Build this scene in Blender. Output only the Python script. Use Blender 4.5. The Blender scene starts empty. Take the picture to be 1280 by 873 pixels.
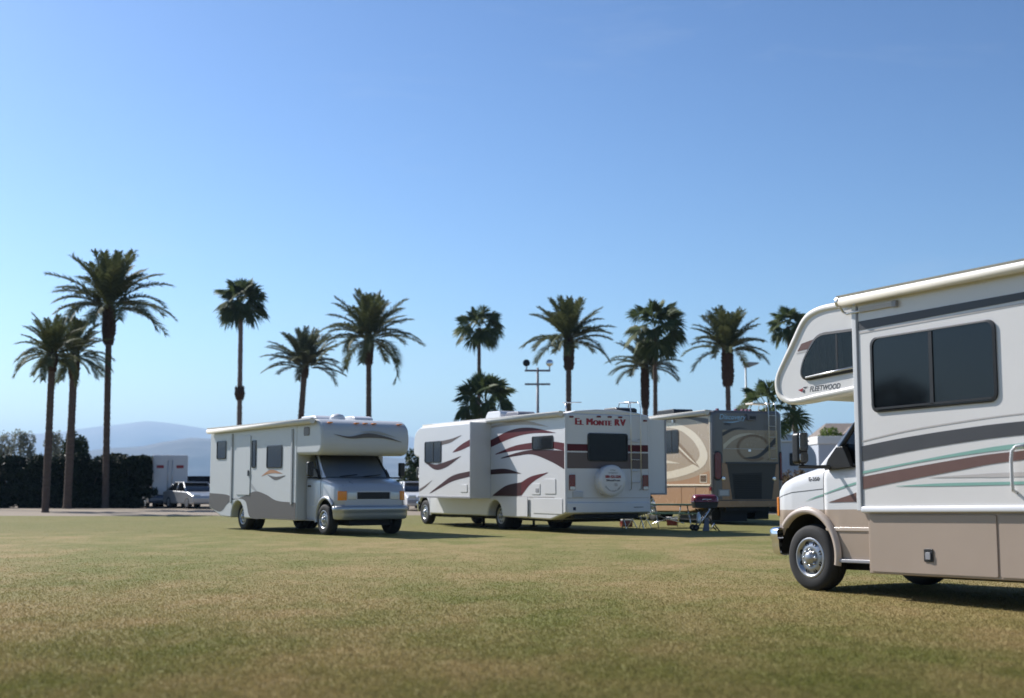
import bpy, bmesh, math, random
import numpy as np
from mathutils import Vector, Matrix
R = math.radians
scene = bpy.context.scene
COL = scene.collection
rng = random.Random(7)
nrng = np.random.default_rng(11)

# ------------------------------------------------------------------ materials
def new_mat(name):
    m = bpy.data.materials.new(name); m.use_nodes = True
    nt = m.node_tree; nt.nodes.clear()
    out = nt.nodes.new('ShaderNodeOutputMaterial')
    return m, nt, out

def mat(name, col, rough=.5, metal=0., var=.10, scale=3., bump=0., bscale=40., spec=.5, coat=0.):
    """principled paint with a faint uneven weathering"""
    m, nt, out = new_mat(name)
    b = nt.nodes.new('ShaderNodeBsdfPrincipled')
    b.inputs['Roughness'].default_value = rough
    b.inputs['Metallic'].default_value = metal
    b.inputs['Specular IOR Level'].default_value = spec
    b.inputs['Coat Weight'].default_value = coat
    b.inputs['Coat Roughness'].default_value = .08
    nt.links.new(b.outputs[0], out.inputs[0])
    tc = nt.nodes.new('ShaderNodeTexCoord')
    n = nt.nodes.new('ShaderNodeTexNoise'); n.inputs['Scale'].default_value = scale
    n.inputs['Detail'].default_value = 6; n.inputs['Roughness'].default_value = .65
    nt.links.new(tc.outputs['Object'], n.inputs['Vector'])
    mx = nt.nodes.new('ShaderNodeMix'); mx.data_type = 'RGBA'
    mx.inputs['A'].default_value = tuple(c*(1-var) for c in col)+(1,)
    mx.inputs['B'].default_value = tuple(min(1, c*(1+var*.6)) for c in col)+(1,)
    nt.links.new(n.outputs['Fac'], mx.inputs['Factor'])
    nt.links.new(mx.outputs['Result'], b.inputs['Base Color'])
    mr = nt.nodes.new('ShaderNodeMapRange')
    mr.inputs['To Min'].default_value = max(0, rough-.06); mr.inputs['To Max'].default_value = min(1, rough+.1)
    nt.links.new(n.outputs['Fac'], mr.inputs['Value']); nt.links.new(mr.outputs[0], b.inputs['Roughness'])
    if bump:
        n2 = nt.nodes.new('ShaderNodeTexNoise'); n2.inputs['Scale'].default_value = bscale
        n2.inputs['Detail'].default_value = 4
        nt.links.new(tc.outputs['Object'], n2.inputs['Vector'])
        bp = nt.nodes.new('ShaderNodeBump'); bp.inputs['Strength'].default_value = bump
        bp.inputs['Distance'].default_value = .05
        nt.links.new(n2.outputs['Fac'], bp.inputs['Height']); nt.links.new(bp.outputs[0], b.inputs['Normal'])
    return m

def leaf_mat(name, c1, c2, trans=.25, rough=.6):
    m, nt, out = new_mat(name)
    geo = nt.nodes.new('ShaderNodeNewGeometry')
    mx = nt.nodes.new('ShaderNodeMix'); mx.data_type = 'RGBA'
    mx.inputs['A'].default_value = c1+(1,); mx.inputs['B'].default_value = c2+(1,)
    nt.links.new(geo.outputs['Random Per Island'], mx.inputs['Factor'])
    b = nt.nodes.new('ShaderNodeBsdfPrincipled'); b.inputs['Roughness'].default_value = rough
    b.inputs['Specular IOR Level'].default_value = .15
    t = nt.nodes.new('ShaderNodeBsdfTranslucent')
    nt.links.new(mx.outputs['Result'], b.inputs['Base Color']); nt.links.new(mx.outputs['Result'], t.inputs['Color'])
    ms = nt.nodes.new('ShaderNodeMixShader'); ms.inputs[0].default_value = trans
    nt.links.new(b.outputs[0], ms.inputs[1]); nt.links.new(t.outputs[0], ms.inputs[2])
    nt.links.new(ms.outputs[0], out.inputs[0])
    return m

def tinted_glass(name, tint, refl=.06):
    m, nt, out = new_mat(name)
    tr = nt.nodes.new('ShaderNodeBsdfTransparent'); tr.inputs[0].default_value = tint+(1,)
    gl = nt.nodes.new('ShaderNodeBsdfGlossy'); gl.inputs['Roughness'].default_value = .02
    fr = nt.nodes.new('ShaderNodeFresnel'); fr.inputs[0].default_value = 1.5
    ms = nt.nodes.new('ShaderNodeMixShader')
    nt.links.new(fr.outputs[0], ms.inputs[0]); nt.links.new(tr.outputs[0], ms.inputs[1]); nt.links.new(gl.outputs[0], ms.inputs[2])
    nt.links.new(ms.outputs[0], out.inputs[0])
    return m

M = {}
M['white'] = mat('gelcoat white', (.71, .69, .67), .28, var=.06, scale=1.2, coat=.3, bump=.05, bscale=1.3)
M['white_b'] = mat('fibreglass white', (.67, .672, .68), .3, var=.05, scale=1.5, coat=.3)
M['cream'] = mat('cream cap', (.74, .72, .67), .35, var=.08, scale=2)
M['awning'] = mat('awning vinyl', (.76, .73, .67), .5, var=.12, scale=5)
M['greytrim'] = mat('grey trim', (.30, .30, .32), .4)
M['tan'] = mat('tan paint', (.40, .315, .25), .35, var=.10, scale=1.4, coat=.25)
M['tan_l'] = mat('light tan paint', (.52, .43, .36), .3, var=.08, coat=.3)
M['charcoal'] = mat('charcoal vinyl', (.055, .055, .06), .4, var=.15)
M['brown'] = mat('brown vinyl', (.145, .075, .062), .4, var=.12)
M['greygreen'] = mat('pale green vinyl', (.22, .42, .36), .4)
M['greyv'] = mat('pale grey vinyl', (.50, .47, .45), .4)
M['black'] = mat('black plastic', (.012, .012, .013), .42, var=.3)
M['rubber'] = mat('tyre rubber', (.018, .018, .019), .8, var=.3, scale=12)
M['chrome'] = mat('chrome', (.72, .73, .75), .14, 1., var=.05)
M['alu'] = mat('aluminium tube', (.68, .68, .68), .32, .9, var=.08)
M['steelw'] = mat('steel wheel', (.40, .41, .43), .34, .75, var=.12, scale=9)
M['chassis'] = mat('chassis', (.014, .014, .014), .8)
M['glass'] = mat('dark tinted glass', (.006, .007, .009), .04, var=.2, spec=.28)
M['glass_n'] = mat('near window glass', (.005, .006, .008), .02, var=.2, spec=.5)
M['glass_g'] = tinted_glass('clear cab glass', (.55, .72, .68))
M['glass_t'] = tinted_glass('smoke glass', (.42, .42, .44))
M['amber'] = mat('amber lens', (.85, .26, .015), .15, coat=.6)
M['redlens'] = mat('red lens', (.16, .008, .010), .15, coat=.6)
M['lampglass'] = mat('headlamp lens', (.62, .66, .68), .1, .3)
M['red'] = mat('red enamel', (.19, .008, .012), .22, coat=.7, var=.15)
M['redtext'] = mat('red lettering', (.33, .02, .03), .4)
M['maroon'] = mat('maroon vinyl', (.10, .012, .018), .5, var=.12, spec=.25)
M['darkmar'] = mat('dark maroon vinyl', (.05, .013, .016), .5, var=.12, spec=.25)
M['taupe'] = mat('taupe vinyl', (.125, .088, .078), .4, var=.12)
M['lt_tan'] = mat('sand vinyl', (.46, .38, .30), .4)
M['textdark'] = mat('dark lettering', (.05, .05, .06), .4)
M['d_upper'] = mat('taupe coach paint', (.37, .285, .195), .25, coat=.4, var=.02, scale=.7)
M['d_lower'] = mat('bronze coach paint', (.36, .21, .115), .25, coat=.4, var=.025, scale=.7)
M['d_ring'] = mat('champagne coach paint', (.64, .56, .43), .25, coat=.4, var=.02, scale=.7)
M['d_rear'] = mat('pewter coach paint', (.145, .135, .135), .28, coat=.4, var=.03, scale=.7)
M['d_dark'] = mat('dark engine door', (.045, .04, .036), .4)
M['d_spear'] = mat('gold brown coach paint', (.24, .16, .095), .3)
M['blue_l'] = mat('pale blue lettering', (.35, .55, .75), .4)
M['curtain'] = mat('curtain cloth', (.17, .145, .13), .9, var=.3, scale=9)
M['shade'] = mat('windscreen shade', (.62, .62, .63), .6)
M['glass_c'] = tinted_glass('clear glass', (.86, .88, .89))
M['olivebar'] = mat('green table top', (.05, .12, .07), .5)
M['lt_cab_shaded'] = mat('shade darkened cab paint', (.47, .49, .53), .28, .15, var=.05, coat=.4)  # the front's shade is mixed into this darker, greyer cab colour
M['lt_pale'] = mat('left coach white', (.56, .575, .58), .35, var=.05)
M['lt_grey'] = mat('left coach grey brown', (.105, .09, .082), .4, var=.12)
M['lt_band'] = mat('left coach soft grey', (.38, .39, .40), .4)
M['orange'] = mat('orange brown vinyl', (.42, .20, .09), .4)
M['plate'] = mat('licence plate', (.50, .52, .55), .4)
M['bluegrey'] = mat('blue grey car paint', (.14, .16, .21), .25, .2, coat=.5)
M['darkcar'] = mat('dark car paint', (.02, .022, .03), .2, .2, coat=.6)
M['silver'] = mat('silver car paint', (.45, .46, .47), .3, .5, coat=.5)
M['roofw'] = mat('white roof sheet', (.78, .77, .74), .5)
M['trailer'] = mat('trailer siding', (.50, .53, .58), .4, var=.06)
M['tile'] = mat('weathered roof tile', (.21, .17, .145), .85, var=.45, scale=4, bump=.6, bscale=12)
M['stucco'] = mat('stucco', (.42, .36, .29), .9, var=.1)
M['galv'] = mat('galvanised pole', (.16, .155, .18), .55, .4)
M['lampbody'] = mat('lamp housing', (.33, .33, .32), .45, .3)
M['silverpipe'] = mat('bright folding leg', (.75, .75, .77), .25, .9)
M['greyplastic'] = mat('grey plastic', (.16, .16, .19), .5)
M['bluecloth'] = mat('navy cloth', (.02, .03, .07), .8)

def bark_mat(name, c, sc=14, strength=.8):
    m, nt, out = new_mat(name)
    tc = nt.nodes.new('ShaderNodeTexCoord')
    mp = nt.nodes.new('ShaderNodeMapping'); mp.inputs['Scale'].default_value = (1, 1, 3)
    nt.links.new(tc.outputs['Object'], mp.inputs[0])
    n = nt.nodes.new('ShaderNodeTexNoise'); n.inputs['Scale'].default_value = sc*.25; n.inputs['Detail'].default_value = 8
    nt.links.new(mp.outputs[0], n.inputs['Vector'])
    mx = nt.nodes.new('ShaderNodeMix'); mx.data_type = 'RGBA'
    mx.inputs['A'].default_value = tuple(x*.55 for x in c)+(1,); mx.inputs['B'].default_value = tuple(x*1.35 for x in c)+(1,)
    nt.links.new(n.outputs['Fac'], mx.inputs['Factor'])
    b = nt.nodes.new('ShaderNodeBsdfPrincipled'); b.inputs['Roughness'].default_value = .9
    b.inputs['Specular IOR Level'].default_value = .2
    nt.links.new(mx.outputs['Result'], b.inputs['Base Color'])
    bp = nt.nodes.new('ShaderNodeBump'); bp.inputs['Strength'].default_value = strength; bp.inputs['Distance'].default_value = .08
    nt.links.new(n.outputs['Fac'], bp.inputs['Height']); nt.links.new(bp.outputs[0], b.inputs['Normal'])
    nt.links.new(b.outputs[0], out.inputs[0])
    return m
M['bark'] = bark_mat('palm bark', (.13, .095, .075))
M['bark_pale'] = bark_mat('pale palm bark', (.21, .165, .14))
M['boots'] = bark_mat('leaf boot stubs', (.075, .045, .03), 24)
M['wood'] = bark_mat('tree bark', (.09, .07, .05))
M['date'] = leaf_mat('date palm leaf', (.070, .085, .034), (.15, .165, .07))
M['dateb'] = leaf_mat('greyer date palm leaf', (.075, .092, .055), (.14, .155, .088))
M['fan'] = leaf_mat('fan palm leaf', (.042, .066, .024), (.090, .120, .044))
M['hedge'] = leaf_mat('hedge leaf', (.008, .015, .007), (.022, .035, .015), .12)
M['bush'] = leaf_mat('bright bush leaf', (.08, .13, .02), (.17, .23, .045), .45)
M['olive'] = leaf_mat('grey olive leaf', (.16, .18, .14), (.25, .265, .21), .35, .7)
M['dkbush'] = leaf_mat('dark bush leaf', (.018, .034, .012), (.045, .065, .024))
M['rust'] = leaf_mat('dry reddish scrub leaf', (.10, .055, .035), (.15, .12, .06))

# ------------------------------------------------------------------ mesh helpers
class MB:
    def __init__(s, tf=None):
        s.v = []; s.f = []; s.mi = []; s.sm = []; s.mats = []; s.tf = tf
    def mid(s, m):
        if m not in s.mats: s.mats.append(m)
        return s.mats.index(m)
    def add(s, vs, fs, m, smooth=False):
        o = len(s.v); k = s.mid(m)
        s.v += [tuple(v) for v in vs]
        for f in fs:
            s.f.append(tuple(i+o for i in f)); s.mi.append(k); s.sm.append(smooth)
        return s
    def box(s, x0, x1, y0, y1, z0, z1, m):
        vs = [(x, y, z) for x in (x0, x1) for y in (y0, y1) for z in (z0, z1)]
        return s.add(vs, [(0,1,3,2),(4,6,7,5),(0,4,5,1),(2,3,7,6),(0,2,6,4),(1,5,7,3)], m)
    def prism(s, poly, ax, a0, a1, m, smooth=False):
        """poly in the two other axes (kept in x,y,z order), swept along ax from a0 to a1"""
        n = len(poly)
        def P(p, a):
            return {'x': (a, p[0], p[1]), 'y': (p[0], a, p[1]), 'z': (p[0], p[1], a)}[ax]
        vs = [P(p, a0) for p in poly]+[P(p, a1) for p in poly]
        s.add(vs, [tuple(range(n))[::-1], tuple(range(n, 2*n))], m)
        s.add(vs, [(i, (i+1) % n, n+(i+1) % n, n+i) for i in range(n)], m, smooth)
        return s
    def strip(s, A, B, m, smooth=False):
        n = len(A)
        return s.add(list(A)+list(B), [(i, i+1, n+i+1, n+i) for i in range(n-1)], m, smooth)
    def grid(s, rows, m, smooth=True, closed=False):
        n = len(rows[0]); vs = [p for r in rows for p in r]; fs = []
        for i in range(len(rows)-1):
            for j in range(n if closed else n-1):
                k = (j+1) % n
                fs.append((i*n+j, i*n+k, (i+1)*n+k, (i+1)*n+j))
        return s.add(vs, fs, m, smooth)
    def tube(s, pts, r, m, n=10, caps=True):
        pts = [Vector(p) for p in pts]; rr = r if isinstance(r, (list, tuple)) else [r]*len(pts)
        rows = []; up = None
        for i, p in enumerate(pts):
            d = (pts[min(i+1, len(pts)-1)]-pts[max(i-1, 0)]).normalized()
            if up is None:
                up = d.orthogonal().normalized()
            u = (up-d*up.dot(d))
            u = u.normalized() if u.length > 1e-5 else d.orthogonal().normalized()
            up = u; w = d.cross(u)
            rows.append([p+(u*math.cos(2*math.pi*k/n)+w*math.sin(2*math.pi*k/n))*rr[i] for k in range(n)])
        s.grid(rows, m, True, True)
        if caps:
            s.add(rows[0], [tuple(range(n))[::-1]], m); s.add(rows[-1], [tuple(range(n))], m)
        return s
    def lathe(s, prof, c, ax, m, n=32, smooth=True):
        """prof = [(radius, offset along ax)]"""
        rows = []
        for (r, a) in prof:
            row = []
            for k in range(n):
                t = 2*math.pi*k/n; u, w = r*math.cos(t), r*math.sin(t)
                row.append({'x': (c[0]+a, c[1]+u, c[2]+w), 'y': (c[0]+u, c[1]+a, c[2]+w), 'z': (c[0]+u, c[1]+w, c[2]+a)}[ax])
            rows.append(row)
        return s.grid(rows, m, smooth, True)
    def build(s, name, parent=None, bevel=0, seg=2, loc=None):
        me = bpy.data.meshes.new(name)
        vs = [s.tf(v) for v in s.v] if s.tf else s.v
        me.from_pydata([tuple(v) for v in vs], [], s.f)
        for m in s.mats: me.materials.append(m)
        me.polygons.foreach_set('material_index', s.mi)
        me.polygons.foreach_set('use_smooth', s.sm)
        bm = bmesh.new(); bm.from_mesh(me)
        bmesh.ops.remove_doubles(bm, verts=bm.verts, dist=1e-5)
        bmesh.ops.recalc_face_normals(bm, faces=bm.faces)
        bm.to_mesh(me); bm.free()
        o = bpy.data.objects.new(name, me); COL.objects.link(o)
        if parent: o.parent = parent
        if loc: o.location = loc
        if bevel:
            b = o.modifiers.new('bevel', 'BEVEL'); b.width = bevel; b.segments = seg
            b.limit_method = 'ANGLE'; b.angle_limit = R(35); b.harden_normals = False
            for p in me.polygons: p.use_smooth = True
            w = o.modifiers.new('wn', 'WEIGHTED_NORMAL'); w.keep_sharp = True
        return o

def thing(name, label, cat, loc=(0, 0, 0), rz=0, group=None):
    o = bpy.data.objects.new(name, None); COL.objects.link(o)
    o.location = loc; o.rotation_euler = (0, 0, rz); o.empty_display_size = .3
    o['label'] = label; o['category'] = cat
    if group: o['group'] = group
    return o
def tag(o, label=None, cat=None, group=None, kind=None):
    if label: o['label'] = label
    if cat: o['category'] = cat
    if group: o['group'] = group
    if kind: o['kind'] = kind
    return o

def rr(x0, x1, z0, z1, r, n=5):
    pts = []
    for cx, cz, a in ((x1-r, z1-r, 0), (x0+r, z1-r, 90), (x0+r, z0+r, 180), (x1-r, z0+r, 270)):
        for k in range(n+1):
            t = R(a+90*k/n); pts.append((cx+r*math.cos(t), cz+r*math.sin(t)))
    return pts
def roundpoly(pts, r, n=4):
    out = []; N = len(pts)
    rad = r if isinstance(r, (list, tuple)) else [r]*N
    for i in range(N):
        p, a, b = Vector(pts[i]), Vector(pts[i-1]), Vector(pts[(i+1) % N])
        q = rad[i]
        if q <= 0: out.append(tuple(p)); continue
        da, db = (a-p), (b-p)
        qa = min(q, da.length*.45); qb = min(q, db.length*.45)
        A = p+da.normalized()*qa; B = p+db.normalized()*qb
        for k in range(n+1):
            t = k/n; out.append(tuple(A*(1-t)**2+p*2*t*(1-t)+B*t*t))
    return out
def spline(pts, n=24):
    """Catmull-Rom through 2D points"""
    P = [Vector(p) for p in pts]
    if len(P) == 2: return [tuple(P[0].lerp(P[1], k/n)) for k in range(n+1)]
    P = [P[0]*2-P[1]]+P+[P[-1]*2-P[-2]]; out = []; S = len(P)-3
    for k in range(n+1):
        u = k/n*S; i = min(int(u), S-1); t = u-i
        a, b, c, d = P[i:i+4]
        out.append(tuple(.5*((2*b)+(c-a)*t+(2*a-5*b+4*c-d)*t*t+(3*b-a-3*c+d)*t**3)))
    return out
def side_band(mb, top, bot, y, m, n=24, off=.004):
    """a vinyl stripe on the side plane y between two curves of (x,z); 3 mm thick film"""
    sgn = 1 if y > 0 else -1
    A, B = spline(top, n), spline(bot, n)
    mb.strip([(a[0], y+sgn*off, a[1]) for a in A], [(b[0], y+sgn*off, b[1]) for b in B], m)
def face_band(mb, top, bot, x, m, n=24, off=-.004):
    A, B = spline(top, n), spline(bot, n)
    mb.strip([(x+off, a[0], a[1]) for a in A], [(x+off, b[0], b[1]) for b in B], m)

def text_data(body, size, shear=0., offset=0., align='CENTER', squash=1., space=1.):
    cu = bpy.data.curves.new('lettering', 'FONT'); cu.body = body; cu.size = size; cu.shear = shear
    cu.offset = offset; cu.align_x = align; cu.align_y = 'CENTER'; cu.resolution_u = 3; cu.space_character = space
    o = bpy.data.objects.new('lettering_tmp', cu); COL.objects.link(o)
    bpy.context.view_layer.update()
    me = bpy.data.meshes.new_from_object(o.evaluated_get(bpy.context.evaluated_depsgraph_get()))
    vs = [(v.co.x*squash, v.co.y) for v in me.vertices]; fs = [tuple(p.vertices) for p in me.polygons]
    bpy.data.objects.remove(o); bpy.data.curves.remove(cu); bpy.data.meshes.remove(me)
    return vs, fs

# ------------------------------------------------------------------ world, sun, camera
SUN_AZ, SUN_EL = 50., 39.                       # degrees left of the view, above the horizon
w = bpy.data.worlds.new('World'); scene.world = w; w.use_nodes = True
nt = w.node_tree; nt.nodes.clear()
wo = nt.nodes.new('ShaderNodeOutputWorld'); bg = nt.nodes.new('ShaderNodeBackground')
sky = nt.nodes.new('ShaderNodeTexSky'); sky.sky_type = 'NISHITA'; sky.sun_disc = False
sky.sun_elevation = R(SUN_EL); sky.sun_rotation = R(-SUN_AZ)
sky.air_density = 1.0; sky.dust_density = 0.6; sky.ozone_density = 2.8; sky.altitude = 0
bg.inputs[1].default_value = .0285
gm = nt.nodes.new('ShaderNodeGamma'); gm.inputs[1].default_value = 1.6       # a deep, dry desert blue
nt.links.new(sky.outputs[0], gm.inputs[0]); tc = nt.nodes.new('ShaderNodeTexCoord'); mp = nt.nodes.new('ShaderNodeMapping'); mp.inputs['Scale'].default_value = (2.2, 2.2, 9); mp.inputs['Rotation'].default_value = (0, R(9), 0)
cn = nt.nodes.new('ShaderNodeTexNoise'); cn.inputs['Scale'].default_value = 1.6; cn.inputs['Detail'].default_value = 7; cn.inputs['Roughness'].default_value = .62; cn.inputs['Distortion'].default_value = .6
cr = nt.nodes.new('ShaderNodeMapRange'); cr.inputs['From Min'].default_value = .56; cr.inputs['From Max'].default_value = .85; cr.inputs['To Max'].default_value = .16
cm = nt.nodes.new('ShaderNodeMix'); cm.data_type = 'RGBA'; cm.inputs['B'].default_value = (17, 18, 19, 1)
nt.links.new(tc.outputs['Generated'], mp.inputs[0]); nt.links.new(mp.outputs[0], cn.inputs['Vector']); nt.links.new(cn.outputs['Fac'], cr.inputs['Value'])
nt.links.new(cr.outputs[0], cm.inputs['Factor']); nt.links.new(gm.outputs[0], cm.inputs['A']); nt.links.new(cm.outputs['Result'], bg.inputs[0]); nt.links.new(bg.outputs[0], wo.inputs[0])
sl = bpy.data.lights.new('sun', 'SUN'); sl.energy = 4.9; sl.angle = R(.53); sl.color = (1., .965, .92)
so = bpy.data.objects.new('sun', sl); COL.objects.link(so)
sd = Vector((-math.sin(R(SUN_AZ))*math.cos(R(SUN_EL)), math.cos(R(SUN_AZ))*math.cos(R(SUN_EL)), math.sin(R(SUN_EL))))
so.rotation_euler = sd.to_track_quat('Z', 'Y').to_euler(); so.location = (0, 0, 60)

CH = 1.22
cam = bpy.data.cameras.new('camera'); co = bpy.data.objects.new('camera', cam); COL.objects.link(co)
cam.lens = 45; cam.sensor_width = 36; cam.clip_start = .1; cam.clip_end = 60000
co.location = (0, 0, CH); co.rotation_euler = (R(90)+math.atan(171.5/1600), 0, 0)
cam.dof.use_dof = True; cam.dof.focus_distance = 20; cam.dof.aperture_fstop = 1.25; cam.dof.aperture_blades = 0
scene.camera = co
scene.view_settings.view_transform = 'Standard'; scene.view_settings.look = 'None'
scene.view_settings.exposure = 0.6; scene.view_settings.gamma = 1
scene.render.engine = 'CYCLES'
cy = scene.cycles
cy.use_denoising = True; cy.max_bounces = 8; cy.transparent_max_bounces = 8; cy.volume_bounces = 0
cy.caustics_reflective = False; cy.caustics_refractive = False; cy.sample_clamp_indirect = 6

# ------------------------------------------------------------------ ground
def ground_nodes(nt, pos):
    """mown half-dry turf: patches of straw and green; returns colour socket"""
    def noise(scale, detail=5, rough=.6, sx=1., sy=1.):
        mp = nt.nodes.new('ShaderNodeMapping'); mp.inputs['Scale'].default_value = (sx, sy, 1)
        nt.links.new(pos, mp.inputs[0])
        n = nt.nodes.new('ShaderNodeTexNoise'); n.inputs['Scale'].default_value = scale
        n.inputs['Detail'].default_value = detail; n.inputs['Roughness'].default_value = rough
        nt.links.new(mp.outputs[0], n.inputs['Vector']); return n.outputs['Fac']
    def ramp(f, a, b):
        m = nt.nodes.new('ShaderNodeMapRange'); m.inputs['From Min'].default_value = a; m.inputs['From Max'].default_value = b
        nt.links.new(f, m.inputs['Value']); return m.outputs[0]
    def mix(f, a, b):
        m = nt.nodes.new('ShaderNodeMix'); m.data_type = 'RGBA'
        if isinstance(f, float): m.inputs['Factor'].default_value = f
        else: nt.links.new(f, m.inputs['Factor'])
        for k, s in (('A', a), ('B', b)):
            if isinstance(s, tuple): m.inputs[k].default_value = s+(1,)
            else: nt.links.new(s, m.inputs[k])
        return m.outputs['Result']
    big = ramp(noise(.22, 4, .55, 1, .55), .43, .55)
    med = ramp(noise(1.1, 6, .65, 1, .6), .39, .58)
    fine = ramp(noise(9, 5, .7), .30, .72)
    c = mix(big, STRAW, GREEN)
    c2 = mix(med, STRAW2, GREEN2)
    c = mix(.5, c, c2)
    c3 = mix(fine, DARKB, c)
    c = mix(.55, c, c3)
    sep = nt.nodes.new('ShaderNodeSeparateXYZ'); nt.links.new(pos, sep.inputs[0])      # darker, greener turf where the vehicles stand
    mm = nt.nodes.new('ShaderNodeMath'); mm.operation = 'MULTIPLY'; mm.inputs[1].default_value = .75
    nt.links.new(ramp(sep.outputs[1], 31.0, 35.5), mm.inputs[0])
    return mix(mm.outputs[0], c, (.155, .15, .045))
STRAW, GREEN = (.32, .235, .105), (.145, .160, .036)
STRAW2, GREEN2, DARKB = (.35, .265, .125), (.165, .178, .044), (.20, .162, .066)

def lawn_mat(name, blade):
    m, nt, out = new_mat(name)
    geo = nt.nodes.new('ShaderNodeNewGeometry')
    c = ground_nodes(nt, geo.outputs['Position'])
    b = nt.nodes.new('ShaderNodeBsdfPrincipled'); b.inputs['Roughness'].default_value = .85
    b.inputs['Specular IOR Level'].default_value = .15
    if blade:
        hs = nt.nodes.new('ShaderNodeHueSaturation'); mr = nt.nodes.new('ShaderNodeMapRange')
        mr.inputs['To Min'].default_value = .88; mr.inputs['To Max'].default_value = 1.14
        nt.links.new(geo.outputs['Random Per Island'], mr.inputs['Value']); nt.links.new(mr.outputs[0], hs.inputs['Value'])
        nt.links.new(c, hs.inputs['Color'])
        nt.links.new(hs.outputs[0], b.inputs['Base Color'])
        t = nt.nodes.new('ShaderNodeBsdfTranslucent'); nt.links.new(hs.outputs[0], t.inputs['Color'])
        ms = nt.nodes.new('ShaderNodeMixShader'); ms.inputs[0].default_value = .45
        nt.links.new(b.outputs[0], ms.inputs[1]); nt.links.new(t.outputs[0], ms.inputs[2]); nt.links.new(ms.outputs[0], out.inputs[0])
    else:
        n = nt.nodes.new('ShaderNodeTexNoise'); n.inputs['Scale'].default_value = 22; n.inputs['Detail'].default_value = 6
        nt.links.new(geo.outputs['Position'], n.inputs['Vector'])
        bp = nt.nodes.new('ShaderNodeBump'); bp.inputs['Strength'].default_value = .9; bp.inputs['Distance'].default_value = .03
        nt.links.new(n.outputs['Fac'], bp.inputs['Height']); nt.links.new(bp.outputs[0], b.inputs['Normal'])
        nt.links.new(c, b.inputs['Base Color']); nt.links.new(b.outputs[0], out.inputs[0])
    return m
M['dirt'] = mat('sandy dirt', (.25, .20, .145), .95, var=.2, scale=.4, bump=.4, bscale=6)
M['lawn'] = lawn_mat('mown turf', False); M['blade'] = lawn_mat('grass blades', True)
M['rock_d'] = mat('dark foothill rock', (.13, .11, .105), .95, var=.35, scale=.004)
M['rock'] = mat('desert mountain rock', (.33, .28, .25), .95, var=.35, scale=.002)  # rock lightened, so part of the haze fade sits in its colour

mb = MB(); S = 14000
mb.add([(-S, -S, 0), (S, -S, 0), (S, S, 0), (-S, S, 0)], [(0, 1, 2, 3)], M['dirt'])
tag(mb.build('ground'), kind='structure')
mb = MB(); yy = spline([(-140, 51.5), (-60, 52.6), (-25, 52.9), (-12, 53.5), (0, 55), (30, 57), (140, 58)], 60)
mb.strip([(p[0], -60, .004) for p in yy], [(p[0], p[1]+.5*math.sin(p[0]*1.3)*math.sin(p[0]*.37), .004) for p in yy], M['lawn'])
tag(mb.build('lawn'), kind='structure')

def np_mesh(name, v, f, mats, parent=None, mi=None, smooth=False):
    v = np.asarray(v, np.float32); f = np.asarray(f, np.int32)
    me = bpy.data.meshes.new(name); n, k = f.shape
    me.vertices.add(len(v)); me.vertices.foreach_set('co', v.ravel())
    me.loops.add(n*k); me.loops.foreach_set('vertex_index', f.ravel())
    me.polygons.add(n); me.polygons.foreach_set('loop_start', np.arange(n, dtype=np.int32)*k)
    me.polygons.foreach_set('loop_total', np.full(n, k, np.int32))
    for m in (mats if isinstance(mats, list) else [mats]): me.materials.append(m)
    if mi is not None: me.polygons.foreach_set('material_index', np.asarray(mi, np.int32))
    if smooth: me.polygons.foreach_set('use_smooth', np.ones(n, bool))
    me.update(calc_edges=True)
    o = bpy.data.objects.new(name, me); COL.objects.link(o)
    if parent: o.parent = parent
    return o

def grass(N=1000000):
    u = nrng.random(N); a, b = 1/5.2, 1/52.
    d = 1/(b+(a-b)*u)                                    # even in the picture, denser close by
    x = (nrng.random(N)*2-1)*(d*.46+3.2)
    h = .010+.018*nrng.random(N)**1.6; wd = (.0019+.0017*nrng.random(N))*(1+d*.05)
    h = h*np.clip(1.1-(d-9)/22, .30, 1.1)
    az = nrng.random(N)*2*np.pi; ln = .4+1.3*nrng.random(N)
    pa = nrng.random(N)*2*np.pi
    base = np.stack([x, d, np.full(N, .003)], 1)
    side = np.stack([np.cos(pa), np.sin(pa), np.zeros(N)], 1)*wd[:, None]
    tip = base+np.stack([np.cos(az)*ln*h, np.sin(az)*ln*h, h], 1)
    v = np.stack([base-side, base+side, tip], 1).reshape(-1, 3)
    f = np.arange(3*N).reshape(-1, 3)
    return np_mesh('grass_blades', v, f, M['blade'])
tag(grass(), kind='stuff', label='short half dry grass blades of the mown field', cat='grass')

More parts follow.
